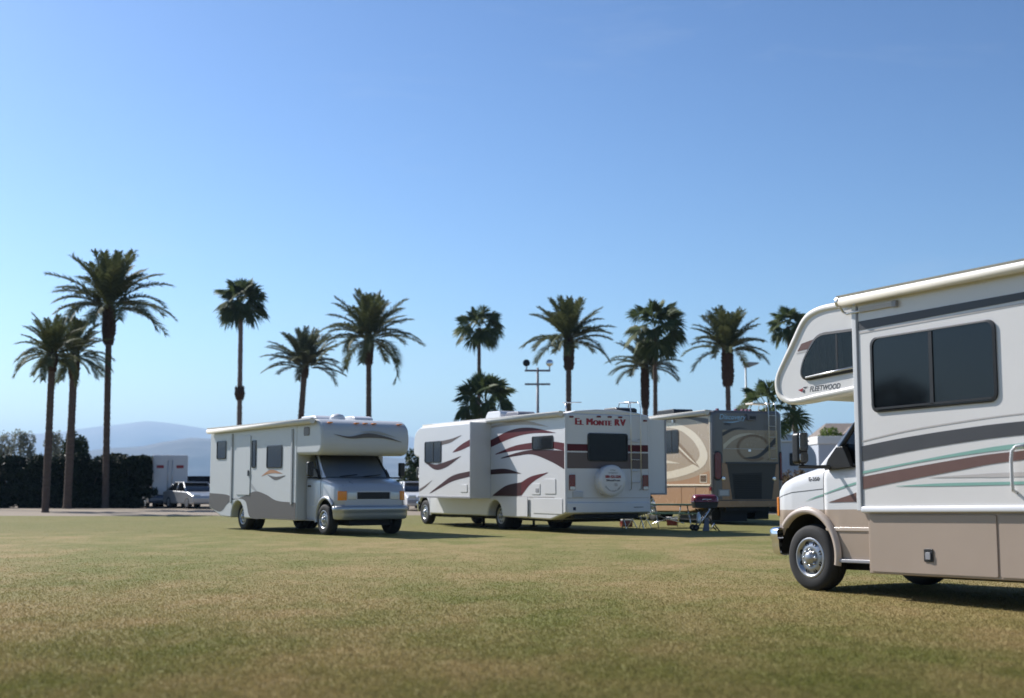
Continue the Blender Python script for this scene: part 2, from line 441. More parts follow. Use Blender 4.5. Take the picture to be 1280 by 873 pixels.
# ------------------------------------------------------------------ mountains (far) and haze
def ridge(name, dist, prof, depth, seed, m):
    """a mountain range: heightfield strip along an arc at the given distance; prof = [(azimuth deg, height)]"""
    r = np.random.default_rng(seed); na, nd = 260, 34
    az = np.radians(np.linspace(prof[0][0], prof[-1][0], na))
    hh = np.interp(np.degrees(az), [p[0] for p in prof], [p[1] for p in prof])
    rows = []
    def fbm(t, oct0, n):
        o = np.zeros_like(t); amp = 1.
        for k in range(n):
            fr = oct0*2**k; g = r.standard_normal(int(fr*2.2)+6)
            s = np.abs(np.interp(t*fr, np.arange(len(g)), g)); o += amp*(.8-s); amp *= .52
        return o
    t = np.linspace(0, 1, na); top = hh*(1+.16*fbm(t, 9, 5)*.5)
    V = []
    for j in range(nd):
        q = j/(nd-1)                                     # front foot .. crest .. back foot
        e = math.sin(math.pi*min(1, q))**1.15
        wob = fbm(t, 14+j % 5, 4)*.12*math.sin(math.pi*q)*(1-e*.75)
        z = top*np.clip(e+wob, 0, 1.05)-2
        dd = dist+(q-.5)*depth
        V.append(np.stack([np.sin(az)*dd, np.cos(az)*dd, z], 1))
    V = np.concatenate(V); i, j = np.meshgrid(np.arange(na-1), np.arange(nd-1)); k = (j*na+i).ravel()
    F = np.stack([k, k+1, k+na+1, k+na], 1)
    return tag(np_mesh(name, V, F, m, smooth=True), kind='structure')
ridge('mountains', 10800, [(-60, 330), (-40, 300), (-24, 330), (-19, 410), (-16, 500), (-13.2, 440), (-11, 490), (-8.5, 500), (-5, 400), (-1, 290), (4, 210), (9, 160), (14, 150), (30, 120), (60, 200)], 2600, 3, M['rock'])
ridge('hills', 5200, [(-50, 150), (-30, 130), (-20, 110), (-16, 145), (-14, 185), (-11, 170), (-6, 120), (0, 80), (8, 40), (20, 20), (50, 60)], 900, 5, M['rock_d'])

m, nt, out = new_mat('desert haze')
pv = nt.nodes.new('ShaderNodeVolumePrincipled'); pv.inputs['Color'].default_value = (.44, .70, 1., 1)
pv.inputs['Density'].default_value = 1.2e-4; pv.inputs['Anisotropy'].default_value = .2
nt.links.new(pv.outputs[0], out.inputs['Volume'])
mb = MB(); mb.box(-14200, 14200, -14200, 14200, -4, 600, m)
tag(mb.build('haze'), kind='stuff')

# ------------------------------------------------------------------ palms and other plants
def frame_of(d):
    d = d/np.linalg.norm(d); s = np.cross(d, [0, 0, 1.])
    s = s/np.linalg.norm(s) if np.linalg.norm(s) > 1e-4 else np.array([1., 0, 0])
    return d, s, np.cross(s, d)

def date_crown(name, parent, z0, L, n, seed, m, elmin=-8., droop=1.0, gap=None):
    """feather palm head: arching midribs, each with two rows of leaflets"""
    r = np.random.default_rng(seed); V = []; F = []
    for i in range(n):
        q = (i+.5)/n; phi = i*2.39996+r.normal()*.12
        el = R(elmin+(88-elmin)*q**.95+r.normal()*6)
        LL = L*(.92+.14*max(0, math.cos(el)))*(1+r.normal()*.08)
        dr = droop*(R(20)+R(46)*max(0, math.cos(el))**1.3)*(1+r.normal()*.2)
        S = 15; p = np.array([math.cos(phi)*.16, math.sin(phi)*.16, z0-.15+.35*q]); pts = [p]; ds = []
        sw = r.normal()*.12
        for k in range(S):
            t = (k+.5)/S; e = el-dr*t**1.35; ph = phi+sw*t
            d = np.array([math.cos(e)*math.cos(ph), math.cos(e)*math.sin(ph), math.sin(e)]); ds.append(d)
            p = p+d*LL/S; pts.append(p)
        # midrib
        for k in range(S):
            d, s, u = frame_of(ds[k]); wv = .045*(1-k/S)+.012; w2 = .045*(1-(k+1)/S)+.012
            o = len(V); V += [pts[k]-s*wv, pts[k]+s*wv, pts[k+1]+s*w2, pts[k+1]-s*w2]
            F += [(o, o+1, o+2), (o, o+2, o+3)]
        nl = 84
        for k in range(nl):
            t = .14+.86*(k+r.random()*.6)/nl; a = t*S; ii = min(int(a), S-1); fr = a-ii
            b = pts[ii]*(1-fr)+pts[ii+1]*fr; d, s, u = frame_of(ds[ii])
            ll = L*.185*(.45+.75*math.sin(math.pi*min(1, .12+.8*t)))*(1+r.normal()*.12)
            for sg in (-1, 1):
                v = d*(.55+.5*t)+s*sg*.85+u*(.38+r.normal()*.16); v /= np.linalg.norm(v)
                tip = b+v*ll+np.array([0, 0, -ll*.22]); mid = b+v*ll*.5; wv = d*(.018+.008*r.random())*(L/2.9)*1.3
                o = len(V); V += [b-wv*.6, b+wv*.6, mid+wv, tip, mid-wv]
                F += [(o, o+1, o+2), (o, o+2, o+4), (o+4, o+2, o+3)]
    return np_mesh(name, V, F, m, parent)

def fan_crown(name, parent, z0, rad, n, seed, m, elmin=-62., pet=.55):
    """fan palm head: stalks that each carry a pleated round fan with drooping tips"""
    r = np.random.default_rng(seed); V = []; F = []
    for i in range(n):
        q = (i+.5)/n; phi = i*2.39996+r.normal()*.15
        el = R(elmin+(88-elmin)*q**.9+r.normal()*6)
        pl = rad*pet*(1+r.normal()*.1)*(1.08 if q < .75 else .85); B = rad*.62*(1+r.normal()*.1)
        d0 = np.array([math.cos(el)*math.cos(phi), math.cos(el)*math.sin(phi), math.sin(el)])
        p0 = np.array([math.cos(phi)*.1, math.sin(phi)*.1, z0+.25*q]); S = 5; p = p0
        for k in range(S):
            e = el-R(16)*(k/S); d = np.array([math.cos(e)*math.cos(phi), math.cos(e)*math.sin(phi), math.sin(e)])
            dd, s, u = frame_of(d); nx = p+d*pl/S; o = len(V); wv = .03
            V += [p-s*wv, p+s*wv, nx+s*wv, nx-s*wv]; F += [(o, o+1, o+2), (o, o+2, o+3)]; p = nx
        e = el-R(14)-R(26)*max(0, math.cos(el)); d = np.array([math.cos(e)*math.cos(phi), math.cos(e)*math.sin(phi), math.sin(e)])
        dd, s, u = frame_of(d); tw = r.normal()*.75
        s, u = s*math.cos(tw)+u*math.sin(tw), u*math.cos(tw)-s*math.sin(tw)
        ns = 22
        for k in range(ns):
            a = R(-112+224*(k+.5)/ns+r.normal()*2); wd = R(224/ns*.5)
            def pt(an, rr_, lift): return p+(dd*math.cos(an)+s*math.sin(an))*rr_+u*lift
            ln = B*(.92+.22*math.cos(a))*(1+r.normal()*.06); fold = .05*ln
            mid = .58*ln; dz = np.array([0, 0, -1.])
            o = len(V)
            V += [p, pt(a-wd, mid, -fold), pt(a, mid, fold), pt(a+wd, mid, -fold), pt(a, ln, 0)+dz*ln*(.10+.12*r.random())]
            F += [(o, o+1, o+2), (o, o+2, o+3), (o+1, o+4, o+2), (o+2, o+4, o+3)]
    return np_mesh(name, V, F, m, parent)

def trunk(parent, pts, r0, r1, m, seed, rings=.0):
    mb = MB(); r = random.Random(seed); P = spline3(pts, 70); n = len(P)
    mb.tube(P, [(r0+(r1-r0)*i/(n-1))*(1+(.05 if i % 2 else -.03)+r.uniform(-.05, .05))*(1.25 if i == 0 else 1.1 if i == 1 else 1) for i in range(n)], m, 12)
    return mb.build('trunk', parent)
def spline3(pts, n):
    P = [Vector(p) for p in pts]
    if len(P) == 2: return [P[0].lerp(P[1], k/n) for k in range(n+1)]
    P = [P[0]*2-P[1]]+P+[P[-1]*2-P[-2]]; out = []; S = len(P)-3
    for k in range(n+1):
        u = k/n*S; i = min(int(u), S-1); t = u-i; a, b, c, d = P[i:i+4]
        out.append(.5*((2*b)+(c-a)*t+(2*a-5*b+4*c-d)*t*t+(3*b-a-3*c+d)*t**3))
    return out
def boots(parent, zt, ln, rmax, seed, cx=0., cx0=0.):
    """swollen upper trunk set with the stubs of cut leaves"""
    mb = MB(); r = random.Random(seed); K = 12
    mb.lathe([(rmax*(.55+.45*math.sin(math.pi*(.18+.66*k/K)))*(1 if k else .75), zt-ln+ln*k/K) for k in range(K+1)], (cx, 0, 0), 'z', M['boots'], 14)
    N = int(70*ln/1.6)
    for i in range(N):
        q = (i+.5)/N; t = i*2.39996; rad = rmax*(.55+.45*math.sin(math.pi*(.18+.66*q)))
        z = zt-ln+ln*q; a = Vector((math.cos(t), math.sin(t), 0)); s = Vector((-math.sin(t), math.cos(t), 0))
        b = Vector((cx, 0, z))+a*rad*.9; out = rmax*(.16+.22*r.random()); hh = .14+.08*r.random(); wv = .09+.03*r.random()
        tip = b+a*out+Vector((0, 0, hh)); lo = b-Vector((0, 0, .07))
        mb.add([lo-s*wv, lo+s*wv, tip+s*wv*.7, tip-s*wv*.7, b+Vector((0, 0, hh))], [(0, 1, 2, 3), (3, 2, 4), (0, 3, 4), (1, 4, 2)], M['boots'])
    return mb.build('leaf_boots', parent)

PG = 'palms standing behind the motorhomes'
def date_palm(label, x, y, z, L, n, seed, tr, bl, br, lean=0., m='date', elmin=-8., droop=1., bark='bark', group=PG):
    t = thing('date_palm', label, 'palm tree', (x, y, 0), seed*1.7 % 6.28, group)
    t.rotation_euler = (0, 0, 0)
    trunk(t, [(-lean, 0, -.1), (-lean*.4, 0, z*.5), (0, 0, z-.1)], tr*1.15, tr, M[bark], seed)
    if bl: boots(t, z+.1, bl, br, seed)
    date_crown('crown', t, z, L, n, seed, M[m], elmin, droop)
    return t
def fan_palm(label, x, y, z, rad, n, seed, tr, lean=0., elmin=-62., pet=.55, bark='bark_pale', tuft=None, group=PG):
    t = thing('fan_palm', label, 'palm tree', (x, y, 0), 0, group)
    trunk(t, [(-lean, 0, -.1), (-lean*.4, 0, z*.5), (0, 0, z)], tr*1.3, tr, M[bark], seed)
    if tuft: boots(t, tuft, .9, tr*2.1, seed, cx=-lean*.3)
    fan_crown('crown', t, z-.1, rad, n, seed, M['fan'], elmin, pet)
    return t

date_palm('tallest feather palm, rising behind the dark hedge, with wide arching fronds', -22.85, 72, 11.3, 3.3, 44, 21, .165, 2.2, .34, lean=-.15, elmin=2)
date_palm('slim feather palm at the outer end of the hedge, trunk in front of it', -21.66, 60, 7.4, 1.75, 40, 22, .15, .9, .22, lean=.05, elmin=-20)
date_palm('feather palm rising out of a round green shrub beside the hedge', -24.05, 70, 8.35, 2.0, 40, 23, .19, 1.4, .28, lean=.1, elmin=-20)
fan_palm('tall fan palm with a long bare pale trunk, behind the white motorhome with grey skirt', -20.3, 95, 14.9, 1.66, 38, 24, .16, lean=-.15, elmin=-48, tuft=8.5)
date_palm('short leaning feather palm, lowest of the two above the white and grey motorhome', -14.63, 90, 9.6, 2.75, 44, 25, .20, .9, .27, lean=.75, m='dateb', elmin=4)
date_palm('feather palm above the cab of the white motorhome with grey skirt', -9.57, 85, 11.0, 3.15, 46, 26, .17, 1.8, .31, lean=-.15, elmin=-8)
fan_palm('fan palm with thin trunk growing up behind a lower, wider palm', -2.45, 95, 13.0, 1.46, 28, 27, .13, lean=.05, elmin=-42, pet=.62, bark='bark')
fan_palm('low broad fan palm just above the white rental motorhome roof', -1.70, 80, 6.4, 1.72, 26, 28, .24, elmin=-38, pet=.62, bark='bark')
date_palm('feather palm with dark swollen trunk top beside the floodlight pole', 3.66, 82, 10.55, 2.8, 46, 29, .17, 2.0, .33, lean=.1, elmin=-2)
date_palm('low greyish feather palm with stubbly dark trunk beside a taller fan palm', 9.17, 88, 9.35, 2.45, 44, 30, .18, 2.9, .28, m='dateb', elmin=2)
fan_palm('tall fan palm with slim brown trunk and shaggy drooping head, beside a lower grey palm', 9.45, 84, 11.6, 1.70, 26, 31, .13, lean=.1, elmin=-55, pet=.66, bark='bark')
date_palm('feather palm with thick stubbly trunk top above the tan motor coach', 13.53, 80, 9.75, 2.6, 44, 32, .15, 2.4, .36, elmin=9)
fan_palm('fan palm with compact head partly behind the cab-over of the beige motorhome', 20.64, 95, 13.1, 1.36, 28, 33, .15, lean=-.7, elmin=-50, bark='bark')
fan_palm('low palm with large fans behind the ladder of the tan motor coach', 12.5, 62, 4.75, 1.25, 22, 34, .20, elmin=-48, pet=.8, bark='bark')
date_palm('small distant palm seen under the cab-over of the beige motorhome', 24.3, 110, 6.3, 1.3, 24, 35, .12, 0, 0, m='dateb', elmin=-20)
date_palm('palm at the very edge of the field past the hedge, only frond tips in view', -31.2, 70, 12.3, 1.75, 44, 36, .2, 1.2, .3, elmin=-10)

def leaf_cloud(name, parent, blobs, N, size, m, seed, shell=.55):
    """many small leaf faces spread through ellipsoid clumps; blobs = [(cx,cy,cz,rx,ry,rz)]"""
    r = np.random.default_rng(seed); vol = np.array([b[3]*b[4]*b[5] for b in blobs])**.75; pk = r.choice(len(blobs), N, p=vol/vol.sum())
    B = np.array(blobs)[pk]; d = r.standard_normal((N, 3)); d /= np.linalg.norm(d, axis=1)[:, None]
    rad = (shell+(1-shell)*r.random(N)**.7)*(1+.12*np.sin(d[:, 0]*7+pk)*np.sin(d[:, 2]*6+1.3*pk))
    c = B[:, :3]+d*B[:, 3:]*rad[:, None]
    ok = c[:, 2] > .02; c = c[ok]; d = d[ok]; N = len(c)
    a = r.standard_normal((N, 3)); a /= np.linalg.norm(a, axis=1)[:, None]
    b = np.cross(a, d+r.standard_normal((N, 3))*.7); b /= np.linalg.norm(b, axis=1)[:, None]+1e-6
    s = size*(.6+.8*r.random(N))[:, None]
    v = np.stack([c-a*s, c+b*s*.5, c+a*s, c-b*s*.5], 1).reshape(-1, 3)
    return np_mesh(name, v, np.arange(4*N).reshape(-1, 4), m, parent)
def broad_tree(name, label, cat, x, y, h, rad, seed, m, N=5000, size=.13, group=None, stem=.35):
    r = random.Random(seed); t = thing(name, label, cat, (x, y, 0), 0, group)
    mb = MB(); mb.tube([(0, 0, -.1), (r.uniform(-.1, .1), 0, h*.25), (r.uniform(-.2, .2), .05, h*.5)], [h*.035, h*.028, h*.018], M['wood'], 9)
    bl = []
    for k in range(9):
        a = r.uniform(0, 6.28); q = r.uniform(.15, .75)*rad; z = h*(stem+.15+r.uniform(0, .42))
        bl.append((math.cos(a)*q, math.sin(a)*q, z, rad*r.uniform(.3, .5), rad*r.uniform(.3, .5), h*r.uniform(.12, .2)))
        if k < 6: mb.tube([(0, 0, h*.3), (math.cos(a)*q*.5, math.sin(a)*q*.5, (h*.3+z)/2+.1), (math.cos(a)*q, math.sin(a)*q, z)], [h*.016, h*.011, h*.005], M['wood'], 6)
    bl.append((0, 0, h*.8, rad*.5, rad*.5, h*.2))
    mb.build('trunk', t); leaf_cloud('crown', t, bl, N, size, m, seed)
    return t
def shrub(label, x, y, h, rad, seed, m, N=3500, size=.10, name='shrub', group=None):
    r = random.Random(seed); t = thing(name, label, 'shrub', (x, y, 0), 0, group)
    mb = MB()
    for k in range(7):
        a = r.uniform(0, 6.28); mb.tube([(math.cos(a)*.06, math.sin(a)*.06, -.05), (math.cos(a)*rad*.3, math.sin(a)*rad*.3, h*.4), (math.cos(a)*rad*.6, math.sin(a)*rad*.6, h*.8)], [.04, .03, .012], M['wood'], 6)
    mb.build('stem', t)
    bl = [(0, 0, h*.45, rad*.8, rad*.8, h*.5)]
    for k in range(6):
        a = r.uniform(0, 6.28); bl.append((math.cos(a)*rad*.5, math.sin(a)*rad*.5, h*r.uniform(.3, .75), rad*.5, rad*.5, h*.28))
    leaf_cloud('foliage', t, bl, N, size, m, seed, .5)
    return t

# the dark clipped hedge on the far side of the dirt strip, and what looks over it
t = thing('hedge', 'long dark clipped hedge beyond the dirt strip at the edge of the field', 'hedge', (-27, 73.5, 0))
bl = []; hr = random.Random(4)
for k in range(420):
    bl.append((-14+20.2*((k*.6180339) % 1), hr.uniform(-.8, .9), (2.5, .30, .95, 1.5, 2.05)[k % 5]+hr.uniform(-.12, .12), hr.uniform(.4, .6), hr.uniform(.35, .6), hr.uniform(.34, .46)))
for k in range(6): bl.append((hr.uniform(1, 5.0), hr.uniform(-.3, .6), 2.75, .5, .5, .35))
leaf_cloud('foliage', t, bl, 190000, .115, M['hedge'], 40, .25)
mb = MB()
for k in range(24):
    x = -14+k*.86; mb.tube([(x, 0, -.1), (x+hr.uniform(-.2, .2), .1, 1.3), (x+hr.uniform(-.3, .3), 0, 2.3)], [.05, .04, .02], M['wood'], 6)
mb.build('stem', t)
shrub('round green shrub looking over the hedge at the foot of two palms', -25.6, 75.4, 4.7, .85, 41, M['dkbush'], 5000, .10)
for i, (x, h, rd, lb) in enumerate([(-36.6, 5.3, 1.2, 'hazy grey green tree over the hedge, outermost'), (-34.9, 4.9, .9, 'thin hazy grey tree just outside the slim palms, over the hedge'), (-32.6, 5.0, 1.0, 'hazy grey green tree behind the slim palm trunks')]):
    broad_tree('olive_tree', lb, 'tree', x, 92, h, rd, 50+i, M['olive'], 1600, .10, 'grey trees behind the hedge')
broad_tree('bushy_tree', 'dark green tree in the gap between the two white motorhomes', 'tree', -5.3, 72, 3.4, 1.5, 55, M['dkbush'], 4200, .10, stem=.1)
broad_tree('bushy_tree', 'dark tree between the hedge end and the white box van', 'tree', -23.9, 86, 3.3, 1.1, 56, M['dkbush'], 2600, .10, stem=.15)
broad_tree('bushy_tree', 'bright green round tree in front of the tile roofed house', 'tree', 23.8, 96, 5.7, 1.9, 57, M['bush'], 7000, .11, stem=.1)
broad_tree('shade_tree', 'round shade tree mirrored in the large side window of the nearest motorhome', 'tree', -30, 21, 5.2, 2.6, 58, M['dkbush'], 6000, .14, stem=.12)
for i, (x, y, h, rd) in enumerate([(12.15, 57, 2.0, .6), (13.0, 57.5, 2.1, .65), (13.9, 57, 2.0, .7)]):
    shrub(['reddish dry scrub bush nearest the tan motor coach', 'reddish dry scrub bush in the middle of three below the trailer', 'reddish dry scrub bush nearest the black mirror'][i], x, y, h, rd, 60+i, M['rust'], 2600, .06, 'scrub_bush', 'dry scrub in front of the trailer')

# ------------------------------------------------------------------ vehicle kit
def wheel(parent, x, y, z, r, w, out, tf=None, detail=True):
    """tyre named wheel with a rim child; out = +1/-1 side the hub cap faces"""
    mb = MB(tf); o = out; k = r-.155*r/.385
    prof = [(k, -w/2), (k+.02, -w/2-.008), (r*.86, -w/2-.012), (r*.97, -w/2+.012), (r, -w/2+.045), (r, w/2-.045), (r*.97, w/2-.012), (r*.86, w/2+.012), (k+.02, w/2+.008), (k, w/2)]
    mb.lathe([(a, b*o) for a, b in prof], (x, y, z), 'y', M['rubber'], 40)
    for q in (-.035, .0, .035):                                       # tread grooves stand as shallow ribs
        mb.lathe([(r+.001, q-.012), (r+.005, q-.010), (r+.005, q+.010), (r+.001, q+.012)], (x, y, z), 'y', M['rubber'], 40)
    wh = mb.build('wheel', parent)
    mb = MB(tf); e = w/2*o
    mb.lathe([(k+.004, e+.004*o), (k-.012, e+.012*o), (k-.028, e+.004*o), (k-.034, e-.035*o), (k*.80, e-.020*o), (k*.60, e-.006*o), (k*.46, e-.004*o), (k*.40, e-.012*o), (k*.30, e-.012*o), (k*.29, e+.030*o), (k*.20, e+.048*o), (0.001, e+.050*o)], (x, y, z), 'y', M['steelw'], 48)
    n = 8
    for i in range(n):
        a = 2*math.pi*(i+.5)/n; cx, cz = x+math.cos(a)*k*.73, z+math.sin(a)*k*.73
        mb.lathe([(k*.125, -.001*o), (k*.12, .004*o), (k*.10, .004*o), (.001, -.004*o)], (cx, y+e-.0125*o, cz), 'y', M['chassis'], 12)
        a = 2*math.pi*i/n; cx, cz = x+math.cos(a)*k*.40, z+math.sin(a)*k*.40
        mb.lathe([(k*.072, -.01*o), (k*.072, .018*o), (k*.05, .028*o), (.001, .030*o)], (cx, y+e-.006*o, cz), 'y', M['chrome'], 10)
    mb.build('rim', wh)
    return wh

def window(parent, poly, y, sgn, m='glass', tf=None, grow=.03, bars=(), name='window', ax='y', shelf=None):
    """black framed coach window standing a little proud of the wall; pane is a child"""
    cx = sum(p[0] for p in poly)/len(poly); cz = sum(p[1] for p in poly)/len(poly)
    def sc(p, g):
        d = Vector((p[0]-cx, p[1]-cz)); return (p[0]+d.x/abs(d.length)*g, p[1]+d.y/abs(d.length)*g)
    outp = [sc(p, grow) for p in poly]; N = len(poly)
    P = (lambda p, a: (p[0], a, p[1])) if ax == 'y' else (lambda p, a: (a, p[0], p[1]))
    mb = MB(tf); rows = [[P(p, y) for p in outp], [P(p, y+sgn*.018) for p in outp], [P(p, y+sgn*.022) for p in poly], [P(p, y+sgn*.006) for p in poly]]
    mb.grid(rows, M['black'], False, True)
    for (x0, x1, z0, z1) in bars:
        if ax == 'y': mb.box(x0, x1, y+sgn*.006, y+sgn*.02, z0, z1, M['black'])
        else: mb.box(y+sgn*.006, y+sgn*.02, x0, x1, z0, z1, M['black'])
    f = mb.build(name, parent)
    mb = MB(tf); mb.add([P(p, y+sgn*.009) for p in poly], [tuple(range(N))], M[m]); mb.build('pane', f)
    return f

def put_text(mb, body, size, u0, z0, kind, val, m, tf=None, **kw):
    """kind: left / right / rear / front face of a vehicle"""
    vs, fs = text_data(body, size, **kw); rot = kw.get('rot', 0)
    P = {'left': lambda u, v: (u0-u, val, z0+v), 'right': lambda u, v: (u0+u, val, z0+v),
         'rear': lambda u, v: (val, u0-u, z0+v), 'front': lambda u, v: (val, u0+u, z0+v)}[kind]
    mb.add([P(*p) for p in vs], fs, m)

def interp(x, xs, ys): return float(np.interp(x, xs, ys))

def van_cab(root, tf, ax, up, low, split=.94, hood_low=True, glass='glass', shade=False, flare='tan_l', detail=True, sill=True, bumper='chrome'):
    """cutaway-van nose: hood and fenders, doors, windscreen, grille, lamps, bumper; ax = x of the front axle"""
    def hw(x): return interp(x, [-1.1, .30, .45, .58, .66, .70], [1.0, 1.0, .985, .94, .87, .80])
    def zt(x): return interp(x, [-1.1, -.30, -.26, .0, .35, .50, .58, .63, .67, .70], [1.45, 1.455, 1.45, 1.41, 1.335, 1.285, 1.25, 1.20, 1.13, 1.06])
    def zb(x):
        d = .49**2-(x-.04)**2
        if x > .50: return .72-(.70-x)*.1
        if d > 0 and x > -.43: return max(.40, .43+math.sqrt(d))
        return .38
    def section(x):
        h, t, b = hw(x), zt(x), zb(x)
        out = [(h-.02, b), (h, max(b+.03, .60) if b < .57 else b+.02), (h, max(split, b+.035)), (h, t-.16 if t-.16 > max(split, b)+.06 else max(split, b)+.06), (h-.012, t-.075), (h-.05, t-.018), (h-.12, t+.008), (h*.55, t+.03), (0, t+.04)]
        return out
    def loft(x0, x1, name, parent, n):
        xs = [x0+(x1-x0)*k/n for k in range(n+1)]
        mb = MB(tf)
        for s in (1, -1):
            rows = [[(ax+x, s*p[0], p[1]) for p in section(x)] for x in xs]
            mb.grid([r[:3] for r in rows], M[low], True); mb.grid([r[2:] for r in rows], M[up], True)
        return mb, xs
    mb, xs = loft(.70, -.235, 'hood', root, 40)
    for s in (1, -1):                                               # nose cap
        f = section(.70); mb.add([(ax+.70, s*p[0], p[1]) for p in f]+[(ax+.70, 0, f[0][1])], [tuple(range(len(f)+1))], M[up])
    body = mb.build('cab', root)
    for s in (1, -1):
        mb = MB(tf); xs = [-.245-.80*k/14 for k in range(15)]
        rows = [[(ax+x, s*p[0], p[1]) for p in section(x)[:7]] for x in xs]
        mb.grid([r[:3] for r in rows], M[low], True); mb.grid([r[2:] for r in rows], M[up], True)
        e = rows[0]; mb.add(e+[(p[0], p[1]-s*.05, p[2]) for p in e], [(i, i+1, i+8, i+7) for i in range(6)], M['chassis'])
        d = mb.build('door', root)
        mb = MB(tf)                                                 # rub strip and handle
        mb.prism(rr(ax-.98, ax-.27, .70, .745, .02), 'y', s*.998, s*1.014, M[low if low != 'tan' else 'tan_l'])
        mb.build('rub_strip', d, .006)
        mb = MB(tf); mb.prism(rr(ax-.96, ax-.80, 1.20, 1.245, .015), 'y', s*.998, s*1.02, M['black']); mb.build('handle', d, .005)
        # side glass and its black edge
        gp = [(-.40, 1.455), (-.47, 1.56), (-.72, 1.90), (-.92, 2.13), (-1.05, 2.13), (-1.05, 1.455)]
        mb = MB(tf); yy = lambda z: s*(.985-(z-1.45)*.16)
        mb.add([(ax+p[0], yy(p[1]), p[1]) for p in gp], [tuple(range(6))], M[glass]); g = mb.build('side_window', d)
        mb = MB(tf)
        mb.tube([(ax-.30, yy(1.44), 1.44), (ax-.44, yy(1.60), 1.60), (ax-.70, yy(1.93), 1.93), (ax-.93, yy(2.18), 2.18)], .028, M['black'], 8)
        mb.tube([(ax-.30, yy(1.45), 1.45), (ax-1.05, yy(1.45), 1.45)], .016, M['black'], 8)
        mb.build('window_frame', d)
        # pillar
        mb = MB(tf)
        A = [(-.10, .93, 1.44), (-.30, .915, 1.62), (-.62, .86, 1.95), (-.86, .82, 2.2)]
        B = [(-.25, .99, 1.44), (-.43, .955, 1.62), (-.71, .90, 1.95), (-.94, .86, 2.2)]
        mb.strip([(ax+a, s*b, c) for a, b, c in A], [(ax+a, s*b, c) for a, b, c in B], M[up], True)
        mb.strip([(ax+a, s*b, c) for a, b, c in B], [(ax+a-.03, s*(b-.03), c) for a, b, c in B], M[up], True)
        mb.build('pillar', root)
        # wheel arch lip
        mb = MB(tf); rows = []
        for k in range(27):
            a = R(40+152*k/26); c, q = math.cos(a), math.sin(a)
            if k > 22: pass
            p = lambda rad, y: (ax+.04+c*rad*(1.0 if c > 0 else .97), s*y, .42+q*rad)
            hh = min(1., hw(.04+c*.5))
            rows.append([p(.56, hh+.004), p(.552, hh+.026), p(.53, hh+.046), p(.505, hh+.05), p(.482, hh+.04), p(.475, hh-.02)])
        mb.grid(rows, M[flare], True); mb.build('wheel_arch', root)
        # dark liner behind the wheel
        mb = MB(tf); mb.prism([(ax+.04+math.cos(R(180*k/16))*.50, .40+math.sin(R(180*k/16))*.50) for k in range(17)], 'y', s*.60, s*.62, M['chassis'])
        rows = [[(ax+.04+math.cos(R(180*k/16))*.495, s*y, .42+math.sin(R(180*k/16))*.495) for k in range(17)] for y in (.62, .965)]
        mb.grid(rows, M['chassis'], True); mb.build('wheel_well', root)
        # lamps
        mb = MB(tf); rows = []
        for x, y in ((.712, .60), (.708, .70)): rows.append([(ax+x, s*y, .90), (ax+x+.01, s*y, 1.0), (ax+x, s*y, 1.08)])
        mb.box(ax+.66, ax+.712, *(sorted((s*.48, s*.735))), .885, 1.075, M['lampglass']); mb.build('headlight', root, .015)
        mb = MB(tf)
        pl = [(ax+.715, s*.755), (ax+.705, s*.83), (ax+.675, s*.895), (ax+.60, s*.952), (ax+.575, s*.952), (ax+.60, s*.86), (ax+.66, s*.755)]
        mb.prism(pl, 'z', .87, 1.10, M['amber']); mb.build('turn_signal', root, .012)
        # mirror on its arm
        if detail:
            mb = MB(tf)
            mb.tube([(ax-.42, s*.99, 1.44), (ax-.30, s*1.16, 1.435), (ax-.24, s*1.38, 1.44)], .022, M['black'], 8)
            mb.tube([(ax-.22, s*1.30, 1.43), (ax-.22, s*1.30, 1.50)], .02, M['black'], 8)
            mb.prism([(ax-.30, 1.40), (ax-.72, 1.42), (ax-.60, 1.66), (ax-.50, 1.66), (ax-.36, 1.52)], 'y', s*.96, s*1.045, M['black'])
            mi = mb.build('side_mirror', root, .015)
            mb = MB(tf); mb.prism(rr(s*1.25, s*1.405, 1.47, 1.83, .04) if s > 0 else rr(-1.405, -1.25, 1.47, 1.83, .04), 'x', ax-.27, ax-.15, M['black'])
            mb.build('mirror_shell', mi, .03, 3)
            mb = MB(tf)
            a0, a1 = sorted((s*1.265, s*1.39))
            mb.prism(rr(a0, a1, 1.62, 1.83, .03), 'x', ax-.272, ax-.278, M['chrome']); mb.prism(rr(a0, a1, 1.49, 1.60, .03), 'x', ax-.272, ax-.278, M['chrome'])
            mb.build('mirror_glass', mi)
        if sill:
            mb = MB(tf); mb.box(ax-1.05, ax-.45, *(sorted((s*.86, s*1.03))), .345, .385, M['greytrim']); mb.build('step_board', root, .008)
    # windscreen, dark cowl, wipers
    mb = MB(tf); n = 12
    bot = [(ax+.04-.22*abs(-1+2*k/n)**2.2, .93*(-1+2*k/n), 1.455-.01*abs(-1+2*k/n)) for k in range(n+1)]
    top = [(ax-.86-.10*abs(-1+2*k/n)**2.2, .83*(-1+2*k/n), 2.22) for k in range(n+1)]
    mid = [tuple((a[i]*.5+b[i]*.5)+(.04 if i == 0 else 0) for i in range(3)) for a, b in zip(bot, top)]
    mb.grid([bot, mid, top], M[glass], True); ws = mb.build('windscreen', root)
    mb = MB(tf); mb.grid([[(p[0]-.05, p[1]*.97, p[2]) for p in r_] for r_ in (bot, mid, top)], M['shade' if shade else 'chassis'], True); mb.build('screen_backing', ws)  # sheet behind the glass: pale sunshade if fitted, else plain dark
    mb = MB(tf)
    for y0, y1 in ((.05, .62), (-.62, -.06)): mb.tube([(ax+.05, y0, 1.465), (ax-.02, (y0+y1)/2, 1.49), (ax-.07, y1, 1.515)], .012, M['black'], 6)
